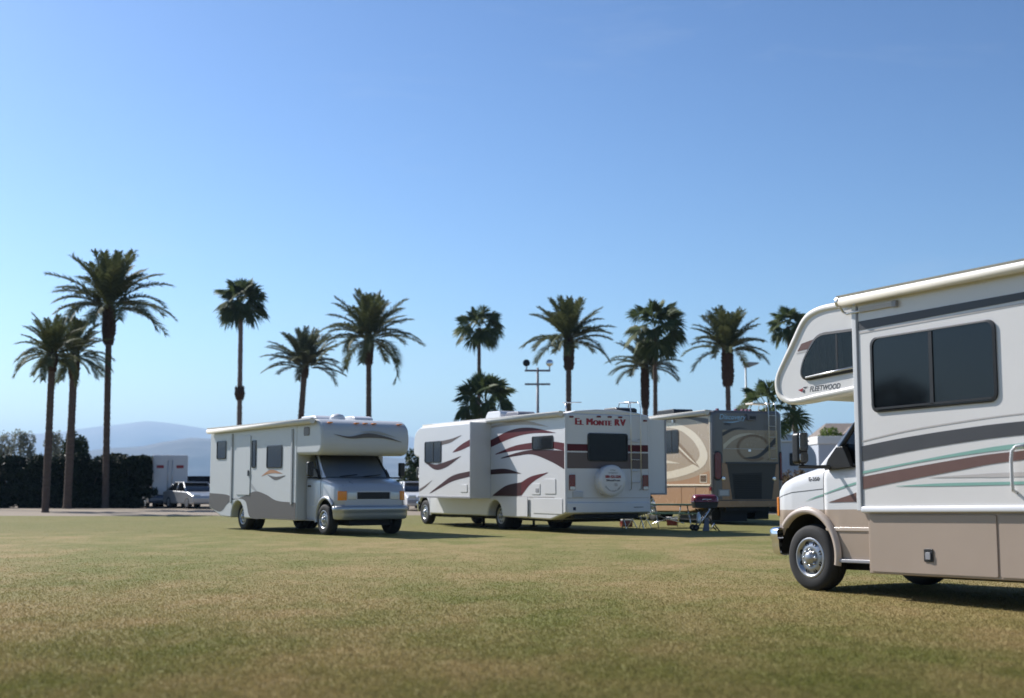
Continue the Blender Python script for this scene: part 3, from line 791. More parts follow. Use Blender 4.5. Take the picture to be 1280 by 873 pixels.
    mb.strip([(p[0]+.10, p[1]*.98, 1.452-.0*abs(p[1])) for p in bot], [(p[0]-.01, p[1], p[2]+.012) for p in bot], M['black'])
    mb.build('wiper', root)
    # grille, bumper, underside
    mb = MB(tf); mb.box(ax+.66, ax+.706, -.46, .46, .90, 1.07, M['black'])
    for k in range(4): mb.box(ax+.70, ax+.716, -.45, .45, .92+.04*k, .934+.04*k, M['chassis'])
    mb.build('grille', root, .006)
    mb = MB(tf); n = 16
    prof = [(0, .72), (.05, .735), (.095, .70), (.085, .60), (.07, .585), (.07, .52), (.05, .42), (-.02, .39)]
    half = spline([(.50, 1.015), (.62, 1.0), (.70, .93), (.745, .80), (.775, .5), (.785, 0)], 14)
    path = half+[(p[0], -p[1]) for p in half[::-1][1:]]; rows = []
    for k, p in enumerate(path):
        a, b = path[max(0, k-1)], path[min(len(path)-1, k+1)]; nn = Vector((-(b[1]-a[1]), b[0]-a[0])).normalized()
        if nn.x < 0: nn = -nn
        rows.append([(ax+p[0]+nn.x*(q[0]-.05), p[1]+nn.y*(q[0]-.05), q[1]) for q in prof])
    mb.grid(rows, M[bumper], True); mb.build('bumper', root)
    mb = MB(tf); mb.box(ax-1.2, ax+.55, -.58, .58, .24, .95, M['chassis']); mb.build('engine_bay', root)  # hangs low, its dark colour standing for shade under the nose

def prism_body(root, tf, poly, w, m, name='body', bev=.06, split=None, m2=None):
    mb = MB(tf); mb.prism(poly, 'y', -w, w, m); return mb.build(name, root, bev, 3)
def arch_notch(xc, r, z0, n=8):
    return [(xc+r*math.cos(R(180*k/n)), z0+ (r*math.sin(R(180*k/n)))) for k in range(n+1)]

def ladder(root, x, y0, y1, z0, z1, rungs, tf=None, top=True):
    mb = MB(tf)
    for y in (y0, y1):
        p = [(x, y, z0), (x, y, z1-.25), (x+.02, y, z1-.06)]
        p += [(x+.12, y, z1), (x+.55, y, z1), (x+.60, y, z1-.12), (x+.60, y, z1-.35)]
        mb.tube([(x+.08, y, z0), (x-.0, y, z0+.02)]+p[1:], .013, M['alu'], 8)
        mb.tube([(x, y, z1-1.0), (x+.10, y, z1-1.0)], .01, M['alu'], 6)
    for z in rungs: mb.tube([(x, y0, z), (x, y1, z)], .012, M['alu'], 6)
    mb.tube([(x+.14, y0, z1), (x+.14, y1, z1)], .013, M['alu'], 6); mb.tube([(x+.5, y0, z1), (x+.5, y1, z1)], .013, M['alu'], 6)
    mb.build('ladder', root)

def roof_unit(root, x0, x1, y0, y1, z0, h, m, name, tf=None):
    mb = MB(tf); mb.prism([(x0, z0), (x1, z0), (x1-.02, z0+h*.55), (x1-.16, z0+h), (x0+.10, z0+h), (x0, z0+h*.7)], 'y', y0, y1, m)
    return mb.build(name, root, .03, 3)

MG = 'motorhomes parked on the field'
# ------------------------------------------------------------------ beige motorhome close by
def beige_motorhome():
    th = 30.6; rk = math.tan(R(1.12))
    tf = lambda v: (v[0], v[1], v[2]-v[0]*rk)
    root = thing('motorhome', 'nearest motorhome, off white over tan, with cab-over bunk and brown and charcoal swooshes', 'motorhome', (4.369, 15.714, 0), R(th+90), MG)
    W = 1.22; XR = -7.3
    # house
    mb = MB(tf); mb.prism([(-1.0, .945), (-1.0, 3.30), (XR, 3.30), (XR, .945)], 'y', -W, W, M['white']); mb.build('house_shell', root, .02, 2)
    mb = MB(tf); mb.prism([(-1.02, 3.30), (XR, 3.30), (XR+.05, 3.36), (-1.04, 3.36)], 'y', -W+.05, W-.05, M['roofw']); mb.build('roof', root, .03)
    # cab-over bunk
    outl = roundpoly([(-1.0, 3.30), (-.42, 3.30), (-.17, 3.22), (.16, 2.77), (.35, 2.50), (.31, 2.28), (.12, 2.185), (-.12, 2.18), (-1.0, 2.235)], [0, .15, .16, .3, .17, .09, .07, .2, 0], 5)
    mb = MB(tf); N = len(outl); C = Vector((-.45, 2.72))
    def inset(p, g):
        if p[0] < -.98: return (p[0], p[1]+(-g if p[1] > 2.7 else g))
        d = (C-Vector(p)); d.normalize(); return (p[0]+d.x*g, p[1]+d.y*g)
    rows = []
    for sgn in (1, -1):
        seq = [(0, W-.16), (0, W-.045), (.008, W-.018), (.024, W-.002), (.058, W), (.078, W-.006), (.084, W-.024)]
        if sgn < 0: seq = seq[::-1]
        for g, y in seq: rows.append([(*[inset(p, g)[0]], sgn*y, inset(p, g)[1]) for p in outl])
    mb.grid(rows, M['cream'], True, False); cob = mb.build('cab_over', root)
    for sgn in (1, -1):
        mb = MB(tf); ip = [inset(p, .080) for p in outl]; mb.add([(p[0], sgn*(W-.022), p[1]) for p in ip], [tuple(range(N))], M['white'])
        mb.build('bunk_side', cob)
    # bunk window with curtain behind the glass
    wp = roundpoly([(-1.0, 2.93), (-.42, 2.945), (-.20, 2.69), (-.145, 2.54), (-.22, 2.455), (-1.0, 2.505)], [0, .12, .1, .09, .09, 0], 4)
    yb = W-.022
    mb = MB(tf); mb.add([(p[0], yb+.004, p[1]) for p in wp], [tuple(range(len(wp)))], M['chassis'])
    f = mb.build('bunk_window', root)
    mb = MB(tf); A = []; B = []
    for k in range(60):
        x = -.32-.50*k/59; y = yb+.012+.006*math.sin(k*1.25)+.003*math.sin(k*.6); A.append((x, y, 2.50)); B.append((x+.03, y, interp(x, [-1, -.42, -.30], [2.92, 2.93, 2.80])))
    mb.strip(A, B, M['curtain'], True); mb.build('curtain', f)
    mb = MB(tf); mb.add([(p[0], yb+.024, p[1]) for p in wp], [tuple(range(len(wp)))], M['glass_t']); mb.build('pane', f)
    mb = MB(tf); n = len(wp); c2 = Vector((-.6, 2.7))
    ow = [tuple(Vector(p)+(Vector(p)-c2).normalized()*.03) if p[0] > -.99 else (p[0], p[1]+(.03 if p[1] > 2.7 else -.03)) for p in wp]
    mb.grid([[(p[0], yb+.002, p[1]) for p in ow], [(p[0], yb+.022, p[1]) for p in ow], [(p[0], yb+.028, p[1]) for p in wp], [(p[0], yb+.010, p[1]) for p in wp]], M['black'], False)
    mb.box(-.745, -.715, yb+.012, yb+.026, 2.50, 2.92, M['black']); mb.build('window_frame', f)
    mb = MB(tf); mb.tube([(-.23, yb+.028, 2.475), (-.985, yb+.028, 2.522)], .014, M['alu'], 8); mb.build('window_sill', f)
    # bunk stripe and marque lettering
    mb = MB(tf)
    mb.add([(-.42, yb+.003, 2.925), (-.14, yb+.003, 2.885), (-.07, yb+.003, 2.80), (-.31, yb+.003, 2.815)][::-1], [(0, 1, 2, 3)], M['brown'])
    mb.add([(-.31, yb+.003, 2.80), (-.06, yb+.003, 2.785), (-.05, yb+.003, 2.772), (-.30, yb+.003, 2.785)], [(0, 1, 2, 3)], M['greyv'])
    mb.build('bunk_stripe', root)
    mb = MB(tf); put_text(mb, 'FLEETWOOD', .086, -.50, 2.335, 'left', yb+.0015, M['textdark'], shear=.28, offset=.0012, squash=.95)
    mb.add([(-.07, yb+.004, 2.345), (-.155, yb+.004, 2.36), (-.135, yb+.004, 2.315)], [(0, 1, 2)], M['redtext'])
    mb.add([(-.145, yb+.004, 2.372), (-.235, yb+.004, 2.372), (-.175, yb+.004, 2.352), (-.165, yb+.004, 2.362)], [(0, 1, 2, 3)], M['textdark'])
    mb.add([(-.15, yb+.004, 2.312), (-.165, yb+.004, 2.345), (-.18, yb+.004, 2.335), (-.168, yb+.004, 2.300)], [(0, 1, 2, 3)], M['textdark']); mb.build('lettering', root)
    # big side window
    poly = rr(-2.87, -1.28, 2.01, 2.80, .085)
    f = window(root, poly, W, 1, 'glass_n', tf, .035, [(-2.11, -2.065, 2.02, 2.79), (-2.86, -1.29, 2.022, 2.045)])
    # side graphics
    mb = MB(tf); n = 40
    def curve(x0, z): return z
    side_band(mb, [(-1.075, 3.025), (-4, 3.035), (XR, 3.04)], [(-1.075, 2.925), (-4, 2.965), (XR, 2.98)], W, M['charcoal'], 8)
    side_band(mb, [(-1.075, 2.908), (-4, 2.935), (XR, 2.95)], [(-1.075, 2.885), (-4, 2.918), (XR, 2.935)], W, M['greyv'], 8)
    side_band(mb, [(-1.0, 1.69), (-1.68, 1.775), (-2.42, 1.83), (-3.18, 1.862), (-4.6, 1.88), (XR, 1.86)], [(-1.0, 1.675), (-1.68, 1.76), (-2.42, 1.815), (-3.18, 1.85), (-4.6, 1.868), (XR, 1.85)], W, M['greyv'], n)
    side_band(mb, [(-1.0, 1.63), (-1.68, 1.70), (-2.42, 1.752), (-3.18, 1.782), (-4.6, 1.79), (XR, 1.74)], [(-1.0, 1.465), (-1.67, 1.545), (-2.41, 1.61), (-3.18, 1.65), (-4.6, 1.67), (XR, 1.66)], W, M['charcoal'], n)
    side_band(mb, [(-1.0, 1.355), (-1.67, 1.43), (-2.41, 1.512), (-3.17, 1.572), (-4.6, 1.60), (XR, 1.58)], [(-1.0, 1.325), (-1.67, 1.41), (-2.41, 1.48), (-3.17, 1.525), (-4.6, 1.57), (XR, 1.56)], W, M['greygreen'], n)
    side_band(mb, [(-1.0, 1.295), (-1.66, 1.37), (-2.40, 1.447), (-3.0, 1.492), (-4.4, 1.53), (XR, 1.49)], [(-1.0, 1.155), (-1.66, 1.245), (-2.40, 1.335), (-3.0, 1.40), (-4.4, 1.47), (XR, 1.45)], W, M['brown'], n)
    side_band(mb, [(-2.0, 1.272), (-2.6, 1.288), (-3.3, 1.295), (XR, 1.30)], [(-2.0, 1.268), (-2.6, 1.258), (-3.3, 1.25), (XR, 1.25)], W, M['greyv'], n)
    side_band(mb, [(-1.55, 1.192), (-2.2, 1.208), (-3.2, 1.205), (XR, 1.20)], [(-1.55, 1.188), (-2.2, 1.178), (-3.2, 1.175), (XR, 1.17)], W, M['greygreen'], n)
    mb.build('side_graphic', root)
    # corner post, base rail
    mb = MB(tf); mb.box(-1.052, -.985, W-.03, W+.018, .93, 3.22, M['white_b']); mb.box(-1.072, -1.052, W-.01, W+.008, .94, 3.2, M['greytrim'])  # the narrow grey strip draws the shadow line beside the post
    mb.box(-1.03, -.985, W+.003, W+.021, 1.155, 1.63, M['brown']) if False else None
    mb.build('corner_post', root, .008)
    mb = MB(tf); mb.prism([(W-.01, .905), (W+.03, .915), (W+.034, .945), (W+.02, .975), (W-.01, .98)], 'x', -1.06, XR, M['white_b']); mb.build('base_rail', root, .006)
    # skirt with locker doors
    mb = MB(tf); mb.box(XR, -1.10, -W+.03, W-.03, .25, .93, M['tan']); sk = mb.build('skirt', root, .015)
    for x0, x1 in ((-2.80, -1.14), (-3.9, -2.83)):
        mb = MB(tf); mb.prism(rr(x0, x1, .275, .885, .02), 'y', W-.03, W-.018, M['tan']); d = mb.build('locker_door', root, .004)
        mb = MB(tf); cx = -1.945 if x1 > -2 else -3.4
        mb.prism(rr(cx-.06, cx+.06, .40, .535, .012), 'y', W-.018, W-.008, M['black']); mb.prism(rr(cx-.035, cx+.03, .425, .50, .01), 'y', W-.008, W+.006, M['greytrim']); mb.build('latch', d, .003)
    # awning roll on the roof edge with its bracket
    mb = MB(tf); mb.tube([(-.86, W+.085, 3.27), (XR, W+.085, 3.27)], .058, M['awning'], 14)
    mb.prism([(W, 3.30), (W+.13, 3.315), (W+.14, 3.33), (W, 3.35)], 'x', -.88, XR, M['awning'])
    aw = mb.build('awning', root)
    mb = MB(tf); mb.tube([(-.90, W+.085, 3.27), (-.86, W+.085, 3.27)], .066, M['alu'], 14)
    mb.tube([(-.875, W+.08, 3.22), (-.88, W+.04, 3.16), (-.92, W+.02, 3.13), (-1.12, W+.02, 3.135)], .014, M['alu'], 8)
    mb.box(-1.62, -1.12, W+.004, W+.032, 3.12, 3.17, M['greyv']); mb.box(-1.66, -1.60, W+.004, W+.045, 3.11, 3.18, M['greytrim']); mb.build('awning_bracket', aw, .004)
    # entry grab handle
    mb = MB(tf); mb.tube([(-3.065, W, 1.10), (-3.065, W+.05, 1.12), (-3.065, W+.06, 1.20), (-3.065, W+.06, 1.42), (-3.075, W+.055, 1.50), (-3.12, W+.05, 1.54), (-3.20, W, 1.55)], .017, M['white_b'], 10); mb.build('grab_handle', root)
    # cab
    van_cab(root, tf, 0, 'white_b', 'tan', .945, glass='glass_g', flare='tan_l')
    mb = MB(tf)
    def cy_(x): return 1.004
    side_band(mb, [(-1.0, 1.30), (-.62, 1.225), (-.25, 1.13)], [(-1.0, 1.275), (-.62, 1.20), (-.25, 1.12)], 1.0, M['greygreen'], 10)
    side_band(mb, [(-1.0, 1.20), (-.7, 1.12), (-.32, 1.03)], [(-1.0, 1.03), (-.7, 1.03), (-.32, 1.025)], 1.0, M['brown'], 10)
    side_band(mb, [(-.235, 1.125), (-.1, 1.095), (.06, 1.045)], [(-.235, 1.105), (-.1, 1.08), (.06, 1.044)], 1.0, M['greygreen'], 8)
    mb.build('door_graphic', root)
    mb = MB(tf); put_text(mb, 'E-350', .062, -.085, 1.30, 'left', 1.001, M['textdark'], offset=.002, squash=1.25)
    mb.build('badge', root)
    mb = MB(tf)                                                      # hood shut line
    side_band(mb, [(.60, 1.128), (.3, 1.168), (-.235, 1.205)], [(.60, 1.122), (.3, 1.162), (-.235, 1.199)], 1.0, M['greytrim'], 12, .0015) if False else None
    for s in (1,):
        A = []; B = []
        for k in range(20):
            x = .62-.855*k/19; h = interp(x, [-1.1, .30, .45, .58, .66, .70], [1.0, 1.0, .985, .94, .87, .80])+.0025
            z = interp(x, [-.24, .3, .62], [1.185, 1.15, 1.085]); A.append((x, h, z+.004)); B.append((x, h, z-.003))
        mb.strip(A, B, M['charcoal'])
    mb.build('hood_seam', root)
    # running gear
    for s in (1, -1):
        wheel(root, 0, s*.89, .385, .385, .235, s)
        wheel(root, -4.05, s*.93, .385, .385, .235, s); wheel(root, -4.05, s*.66, .385, .385, .235, s)
    mb = MB(tf); mb.box(XR+.2, -1.3, -.95, .7, .20, .9, M['chassis']); mb.build('chassis', root)  # box lowered so its dark colour fills in the under-body shadow
beige_motorhome()

# ------------------------------------------------------------------ white rental motorhome seen from the rear corner
def swoosh(mb, top, bot, y, m, n=24, off=.004, k=1.28):
    T = [(a[0], (a[1]+b[1])/2+(a[1]-b[1])/2*k) for a, b in zip(top, bot)]; B = [(b[0], (a[1]+b[1])/2-(a[1]-b[1])/2*k) for a, b in zip(top, bot)]
    side_band(mb, T, B, y, m, n, off)
def rental_motorhome():
    root = thing('motorhome', 'white motorhome with maroon swooshes seen from its rear corner, round spare wheel cover and slide-out', 'motorhome', (2.54, 33.9, 0), R(28+90), MG)
    W = 1.31; AXF = 9.5; XF = 8.5; H = 3.12
    poly = [(0, .52), (0, H), (XF, H), (XF, .36)]+arch_notch(4.0, .46, .36)[::1]+[(.80, .34)]
    prism_body(root, None, poly, W, M['white_b'], 'house_shell', .05)
    mb = MB(); mb.prism([(-W+.05, H-.01), (W-.05, H-.01), (W-.35, H+.07), (.35, H+.12), (-.35, H+.12), (-W+.35, H+.06)], 'x', .02, XF-.05, M['roofw']); mb.build('roof', root, .03)
    co_ = roundpoly([(XF-.1, H), (9.35, H), (9.75, 2.95), (9.86, 2.5), (9.80, 2.22), (9.5, 2.14), (XF-.1, 2.14)], [0, .2, .25, .3, .12, .1, 0], 4)
    prism_body(root, None, co_, W-.01, M['white_b'], 'cab_over', .06)
    van_cab(root, None, AXF, 'white_b', 'white_b', glass='glass', flare='white_b')
    # slide-out room
    mb = MB(); mb.box(4.28, 8.0, W-.05, W+.60, .90, 3.02, M['white_b']); sl_ = mb.build('slide_out', root, .02)
    mb = MB(); mb.box(4.245, 4.28, W+.004, W+.655, .87, 3.05, M['white_b']); mb.box(4.28, 8.03, W+.60, W+.625, .87, .93, M['greytrim'])
    mb.box(4.262, 4.285, W+.60, W+.66, .86, 3.06, M['greytrim']); mb.build('slide_trim', sl_, .006)
    mb = MB(); mb.box(4.25, 4.262, W+.002, W+.03, .9, 3.02, M['black']); mb.build('slide_seal', sl_)
    window(root, rr(6.38, 7.52, 1.95, 2.56, .07), W+.60, 1, 'glass', None, .04, [(6.9, 6.93, 1.96, 2.55)])
    mb = MB(); mb.prism(rr(4.55, 5.0, 1.05, 1.27, .02), 'y', W+.60, W+.615, M['white_b']); mb.build('slide_vent', root, .004)
    # graphics on slide and wall
    mb = MB(); ys = W+.60
    swoosh(mb, [(6.4, 2.56), (5.7, 2.60), (4.95, 2.70)], [(6.4, 2.46), (5.7, 2.52), (4.95, 2.695)], ys, M['taupe'], 16)
    swoosh(mb, [(5.55, 2.22), (5.0, 2.40), (4.29, 2.56)], [(5.55, 2.21), (5.0, 2.28), (4.29, 2.41)], ys, M['maroon'], 16)
    swoosh(mb, [(7.55, 2.00), (6.8, 1.86), (6.0, 1.93), (5.0, 2.09)], [(7.55, 1.97), (6.8, 1.74), (6.0, 1.80), (5.0, 2.08)], ys, M['darkmar'], 20)
    swoosh(mb, [(7.15, 1.02), (6.4, 1.26), (5.5, 1.52), (4.29, 1.64)], [(7.15, 1.00), (6.4, 1.18), (5.5, 1.39), (4.29, 1.52)], ys, M['darkmar'], 20)
    swoosh(mb, [(7.95, 1.12), (7.5, 1.24), (7.0, 1.40)], [(7.95, 1.06), (7.5, 1.19), (7.0, 1.395)], ys, M['taupe'], 14)
    mb.build('slide_graphic', sl_)
    mb = MB()
    swoosh(mb, [(4.2, 2.94), (3.2, 3.0), (2.1, 2.99), (.9, 2.80)], [(4.2, 2.90), (3.2, 2.93), (2.1, 2.91), (.9, 2.795)], W, M['lt_tan'], 24)
    swoosh(mb, [(4.25, 2.52), (3.0, 2.76), (1.85, 2.79), (.5, 2.62)], [(4.25, 2.36), (3.0, 2.58), (1.85, 2.665), (.5, 2.615)], W, M['maroon'], 24)
    swoosh(mb, [(3.95, 2.14), (2.9, 2.31), (2.0, 2.37), (.8, 2.38), (.02, 2.31)], [(3.95, 2.12), (2.9, 2.21), (2.0, 2.235), (.8, 2.24), (.02, 2.15)], W, M['maroon'], 24)
    swoosh(mb, [(3.6, 2.02), (2.6, 2.14), (1.75, 2.19), (.75, 2.14), (.02, 2.08)], [(3.6, 2.0), (2.6, 2.07), (1.75, 2.09), (.75, 1.90), (.02, 1.70)], W, M['darkmar'], 24)
    swoosh(mb, [(4.25, 1.68), (3.3, 1.69), (2.4, 1.57)], [(4.25, 1.57), (3.3, 1.585), (2.4, 1.565)], W, M['darkmar'], 18)
    swoosh(mb, [(4.1, .97), (3.3, 1.20), (2.4, 1.29)], [(4.1, .94), (3.3, .96), (2.4, 1.0)], W, M['darkmar'], 18)
    swoosh(mb, [(2.4, 1.29), (1.8, 1.47), (.9, 1.585)], [(2.4, 1.0), (1.8, 1.33), (.9, 1.58)], W, M['maroon'], 18)
    mb.box(.6, 4.2, W+.001, W+.006, .925, .945, M['greyv'])
    mb.build('side_graphic', root)
    window(root, rr(.66, 1.74, 2.21, 2.55, .05), W, 1, 'glass', None, .035)
    # hatches
    for (x0, x1, z0, z1) in ((1.34, 1.80, 1.0, 1.29), (.50, 1.08, 1.02, 1.41), (.15, 1.72, .50, .90)):
        mb = MB(); mb.prism(rr(x0, x1, z0, z1, .02), 'y', W+.001, W+.014, M['white_b']); mb.build('hatch', root, .004)
    mb = MB(); mb.prism([(1.97, .40), (2.58, .40), (2.58, .92), (1.97, .92)], 'y', W+.03, W+.05, M['white_b']); o = mb.build('open_hatch', root, .004)
    mb = MB(); mb.box(1.40, 1.56, W+.014, W+.022, 1.06, 1.16, M['greytrim']); mb.build('outlet_plate', root)
    # awning roll
    mb = MB(); mb.tube([(.05, W+.10, 3.10), (8.7, W+.10, 3.10)], .075, M['awning'], 12); mb.box(.03, 8.75, W-.02, W+.17, 3.14, 3.165, M['roofw']); mb.build('awning', root)
    # rear face
    for y in (W-.02, -W+.02): mb = MB(); mb.box(-.012, .045, y-.03, y+.03, .55, 3.05, M['white_b']); mb.build('corner_trim', root, .012)
    mb = MB()
    mb.box(-.004, 0, -W+.04, W-.05, 2.135, 2.315, M['maroon']); mb.box(-.004, 0, -W+.04, W-.05, 1.68, 2.095, M['taupe']); mb.box(-.004, 0, -W+.04, W-.05, .905, .925, M['greyv'])
    mb.build('rear_band', root)
    window(root, rr(-.57, .60, 1.89, 2.585, .07), -.004, -1, 'glass', None, .045, (), ax='x')
    mb = MB()
    def small_caps(parts, x, z):
        u = x
        for body, size in parts:
            vs, fs = text_data(body, size, offset=.0, align='LEFT', squash=1.02, space=1.14)
            wd = max(v[0] for v in vs)
            for q in range(5): mb.add([(-.006-q*.0008, u-v[0]-(q-2)*.010, z-(.21-size)*.37+v[1]) for v in vs], fs, M['redtext'])
            u -= wd+.03
        return u
    u = 1.02
    for wd in ([('E', .25), ('L', .19)], [('M', .25), ('ONTE', .19)], [('R', .25), ('V', .25)]): u = small_caps(wd, u, 2.88)-.075
    mb.build('lettering', root)
    for y, z in ((1.13, 3.02), (.29, 3.045), (-.05, 3.045), (-.38, 3.045), (-1.17, 2.97)):
        mb = MB(); mb.prism(rr(y-.06, y+.06, z-.025, z+.025, .015), 'x', -.03, .004, M['redlens']); mb.build('clearance_light', root, .006)
    for y in (1.115, -1.16):
        mb = MB(); mb.prism(rr(y-.09, y+.09, 1.12, 1.52, .02), 'x', -.035, .004, M['redlens']); tl = mb.build('tail_light', root, .01)
        mb = MB(); mb.prism(rr(y-.08, y+.08, 1.13, 1.21, .02), 'x', -.039, -.034, M['lampglass']); mb.build('reverse_lens', tl)
    # spare wheel under a white drum cover
    cz, cyy = 1.365, .045
    mb = MB(); mb.lathe([(.39, 0), (.41, -.10), (.41, -.26), (.39, -.29), (.30, -.30), (.001, -.302)], (0, cyy, cz), 'x', M['white_b'], 40)
    sp = mb.build('spare_wheel_cover', root)
    mb = MB(); xx = -.308
    put_text(mb, '888-425-2206', .098, cyy-.0, cz+.10, 'rear', xx, M['redtext'], offset=.004, squash=.86)
    put_text(mb, 'ElMonteRV.com', .066, cyy, cz+.005, 'rear', xx, M['textdark'], offset=.002, squash=1.)
    put_text(mb, 'RV RENTALS', .05, cyy, cz+.20, 'rear', xx, M['textdark'], squash=1.); put_text(mb, 'El Monte', .045, cyy, cz+.275, 'rear', xx, M['textdark'])
    vs, fs = text_data('VACATIONS  ACROSS  AMERICA', .05)
    wd = max(abs(v[0]) for v in vs)
    arc = []
    for u_, v_ in vs:
        a = u_/wd*R(62); rad = .275-v_; arc.append((xx, cyy-math.sin(a)*rad, cz-math.cos(a)*rad))
    mb.add(arc, fs, M['textdark'])
    mb.prism(roundpoly([(cyy-.03, cz-.06), (cyy-.13, cz-.07), (cyy-.14, cz-.14), (cyy-.05, cz-.15)], .03), 'x', xx, xx-.002, M['greyv'])
    mb.build('cover_lettering', sp)
    ladder(root, -.10, -.655, -.965, 1.12, 3.46, [1.32, 1.62, 1.92, 2.10, 2.40])
    # bumper, plate
    mb = MB(); mb.box(-.06, .0, -W+.03, W-.03, .53, .80, M['white_b']); bp = mb.build('rear_bumper', root, .03, 3)
    mb = MB(); mb.box(-.066, -.058, -1.05, -.75, .66, .675, M['black']); mb.box(-.066, -.058, 1.04, 1.12, .60, .68, M['bluecloth']); mb.build('bumper_mark', bp)
    mb = MB(); mb.box(-.035, 0, .80, 1.10, .935, 1.08, M['plate']); put_text(mb, '7BX 412', .07, .95, 1.005, 'rear', -.036, M['textdark']) if False else None
    mb.build('licence_plate', root, .004)
    # room that slides out on the other side
    mb = MB(); mb.box(.08, 3.2, -W-.58, -W+.05, 1.03, 3.01, M['white_b']); mb.box(.062, .082, -W-.60, -W-.55, 1.0, 3.03, M['greytrim']); mb.box(.062, 3.2, -W-.60, -W-.01, .99, 1.03, M['greytrim']); mb.build('slide_out', root, .012)
    # roof kit
    roof_unit(root, 5.5, 6.5, -.35, .35, 3.22, .27, M['white_b'], 'air_conditioner')
    roof_unit(root, 4.45, 5.35, -.3, .3, 3.22, .20, M['greyplastic'], 'roof_vent')
    roof_unit(root, .10, .9, -1.0, -.35, 3.18, .14, M['black'], 'roof_vent')
    mb = MB(); mb.tube([(1.6, .35, 3.2), (1.6, .35, 3.50)], .02, M['alu'], 8); mb.tube([(1.6, .45, 3.50), (1.6, -.15, 3.53)], .014, M['alu'], 8); mb.build('antenna', root)
    for s in (1, -1):
        wheel(root, AXF, s*.90, .385, .385, .235, s); wheel(root, 4.0, s*.98, .385, .385, .235, s); wheel(root, 4.0, s*.70, .385, .385, .235, s)
    mb = MB(); mb.box(.9, 8.6, -.95, .85, .27, 1.0, M['chassis']); mb.box(.1, 2.4, -1.0, 1.0, .38, .6, M['chassis'])  # long box reaches down to darken the lit gap under the body
    for x in (1.2, 2.6): mb.box(x, x+.12, -.5, .5, .26, .5, M['chassis'])
    mb.build('chassis', root)
    for y in (.85, -.85):
        mb = MB(); mb.tube([(5.6, y, .5), (5.6, y, .05)], .04, M['chassis'], 8); mb.lathe([(.12, 0), (.12, .03), (.02, .03)], (5.6, y, .01), 'z', M['chassis'], 12); mb.build('levelling_jack', root)
rental_motorhome()

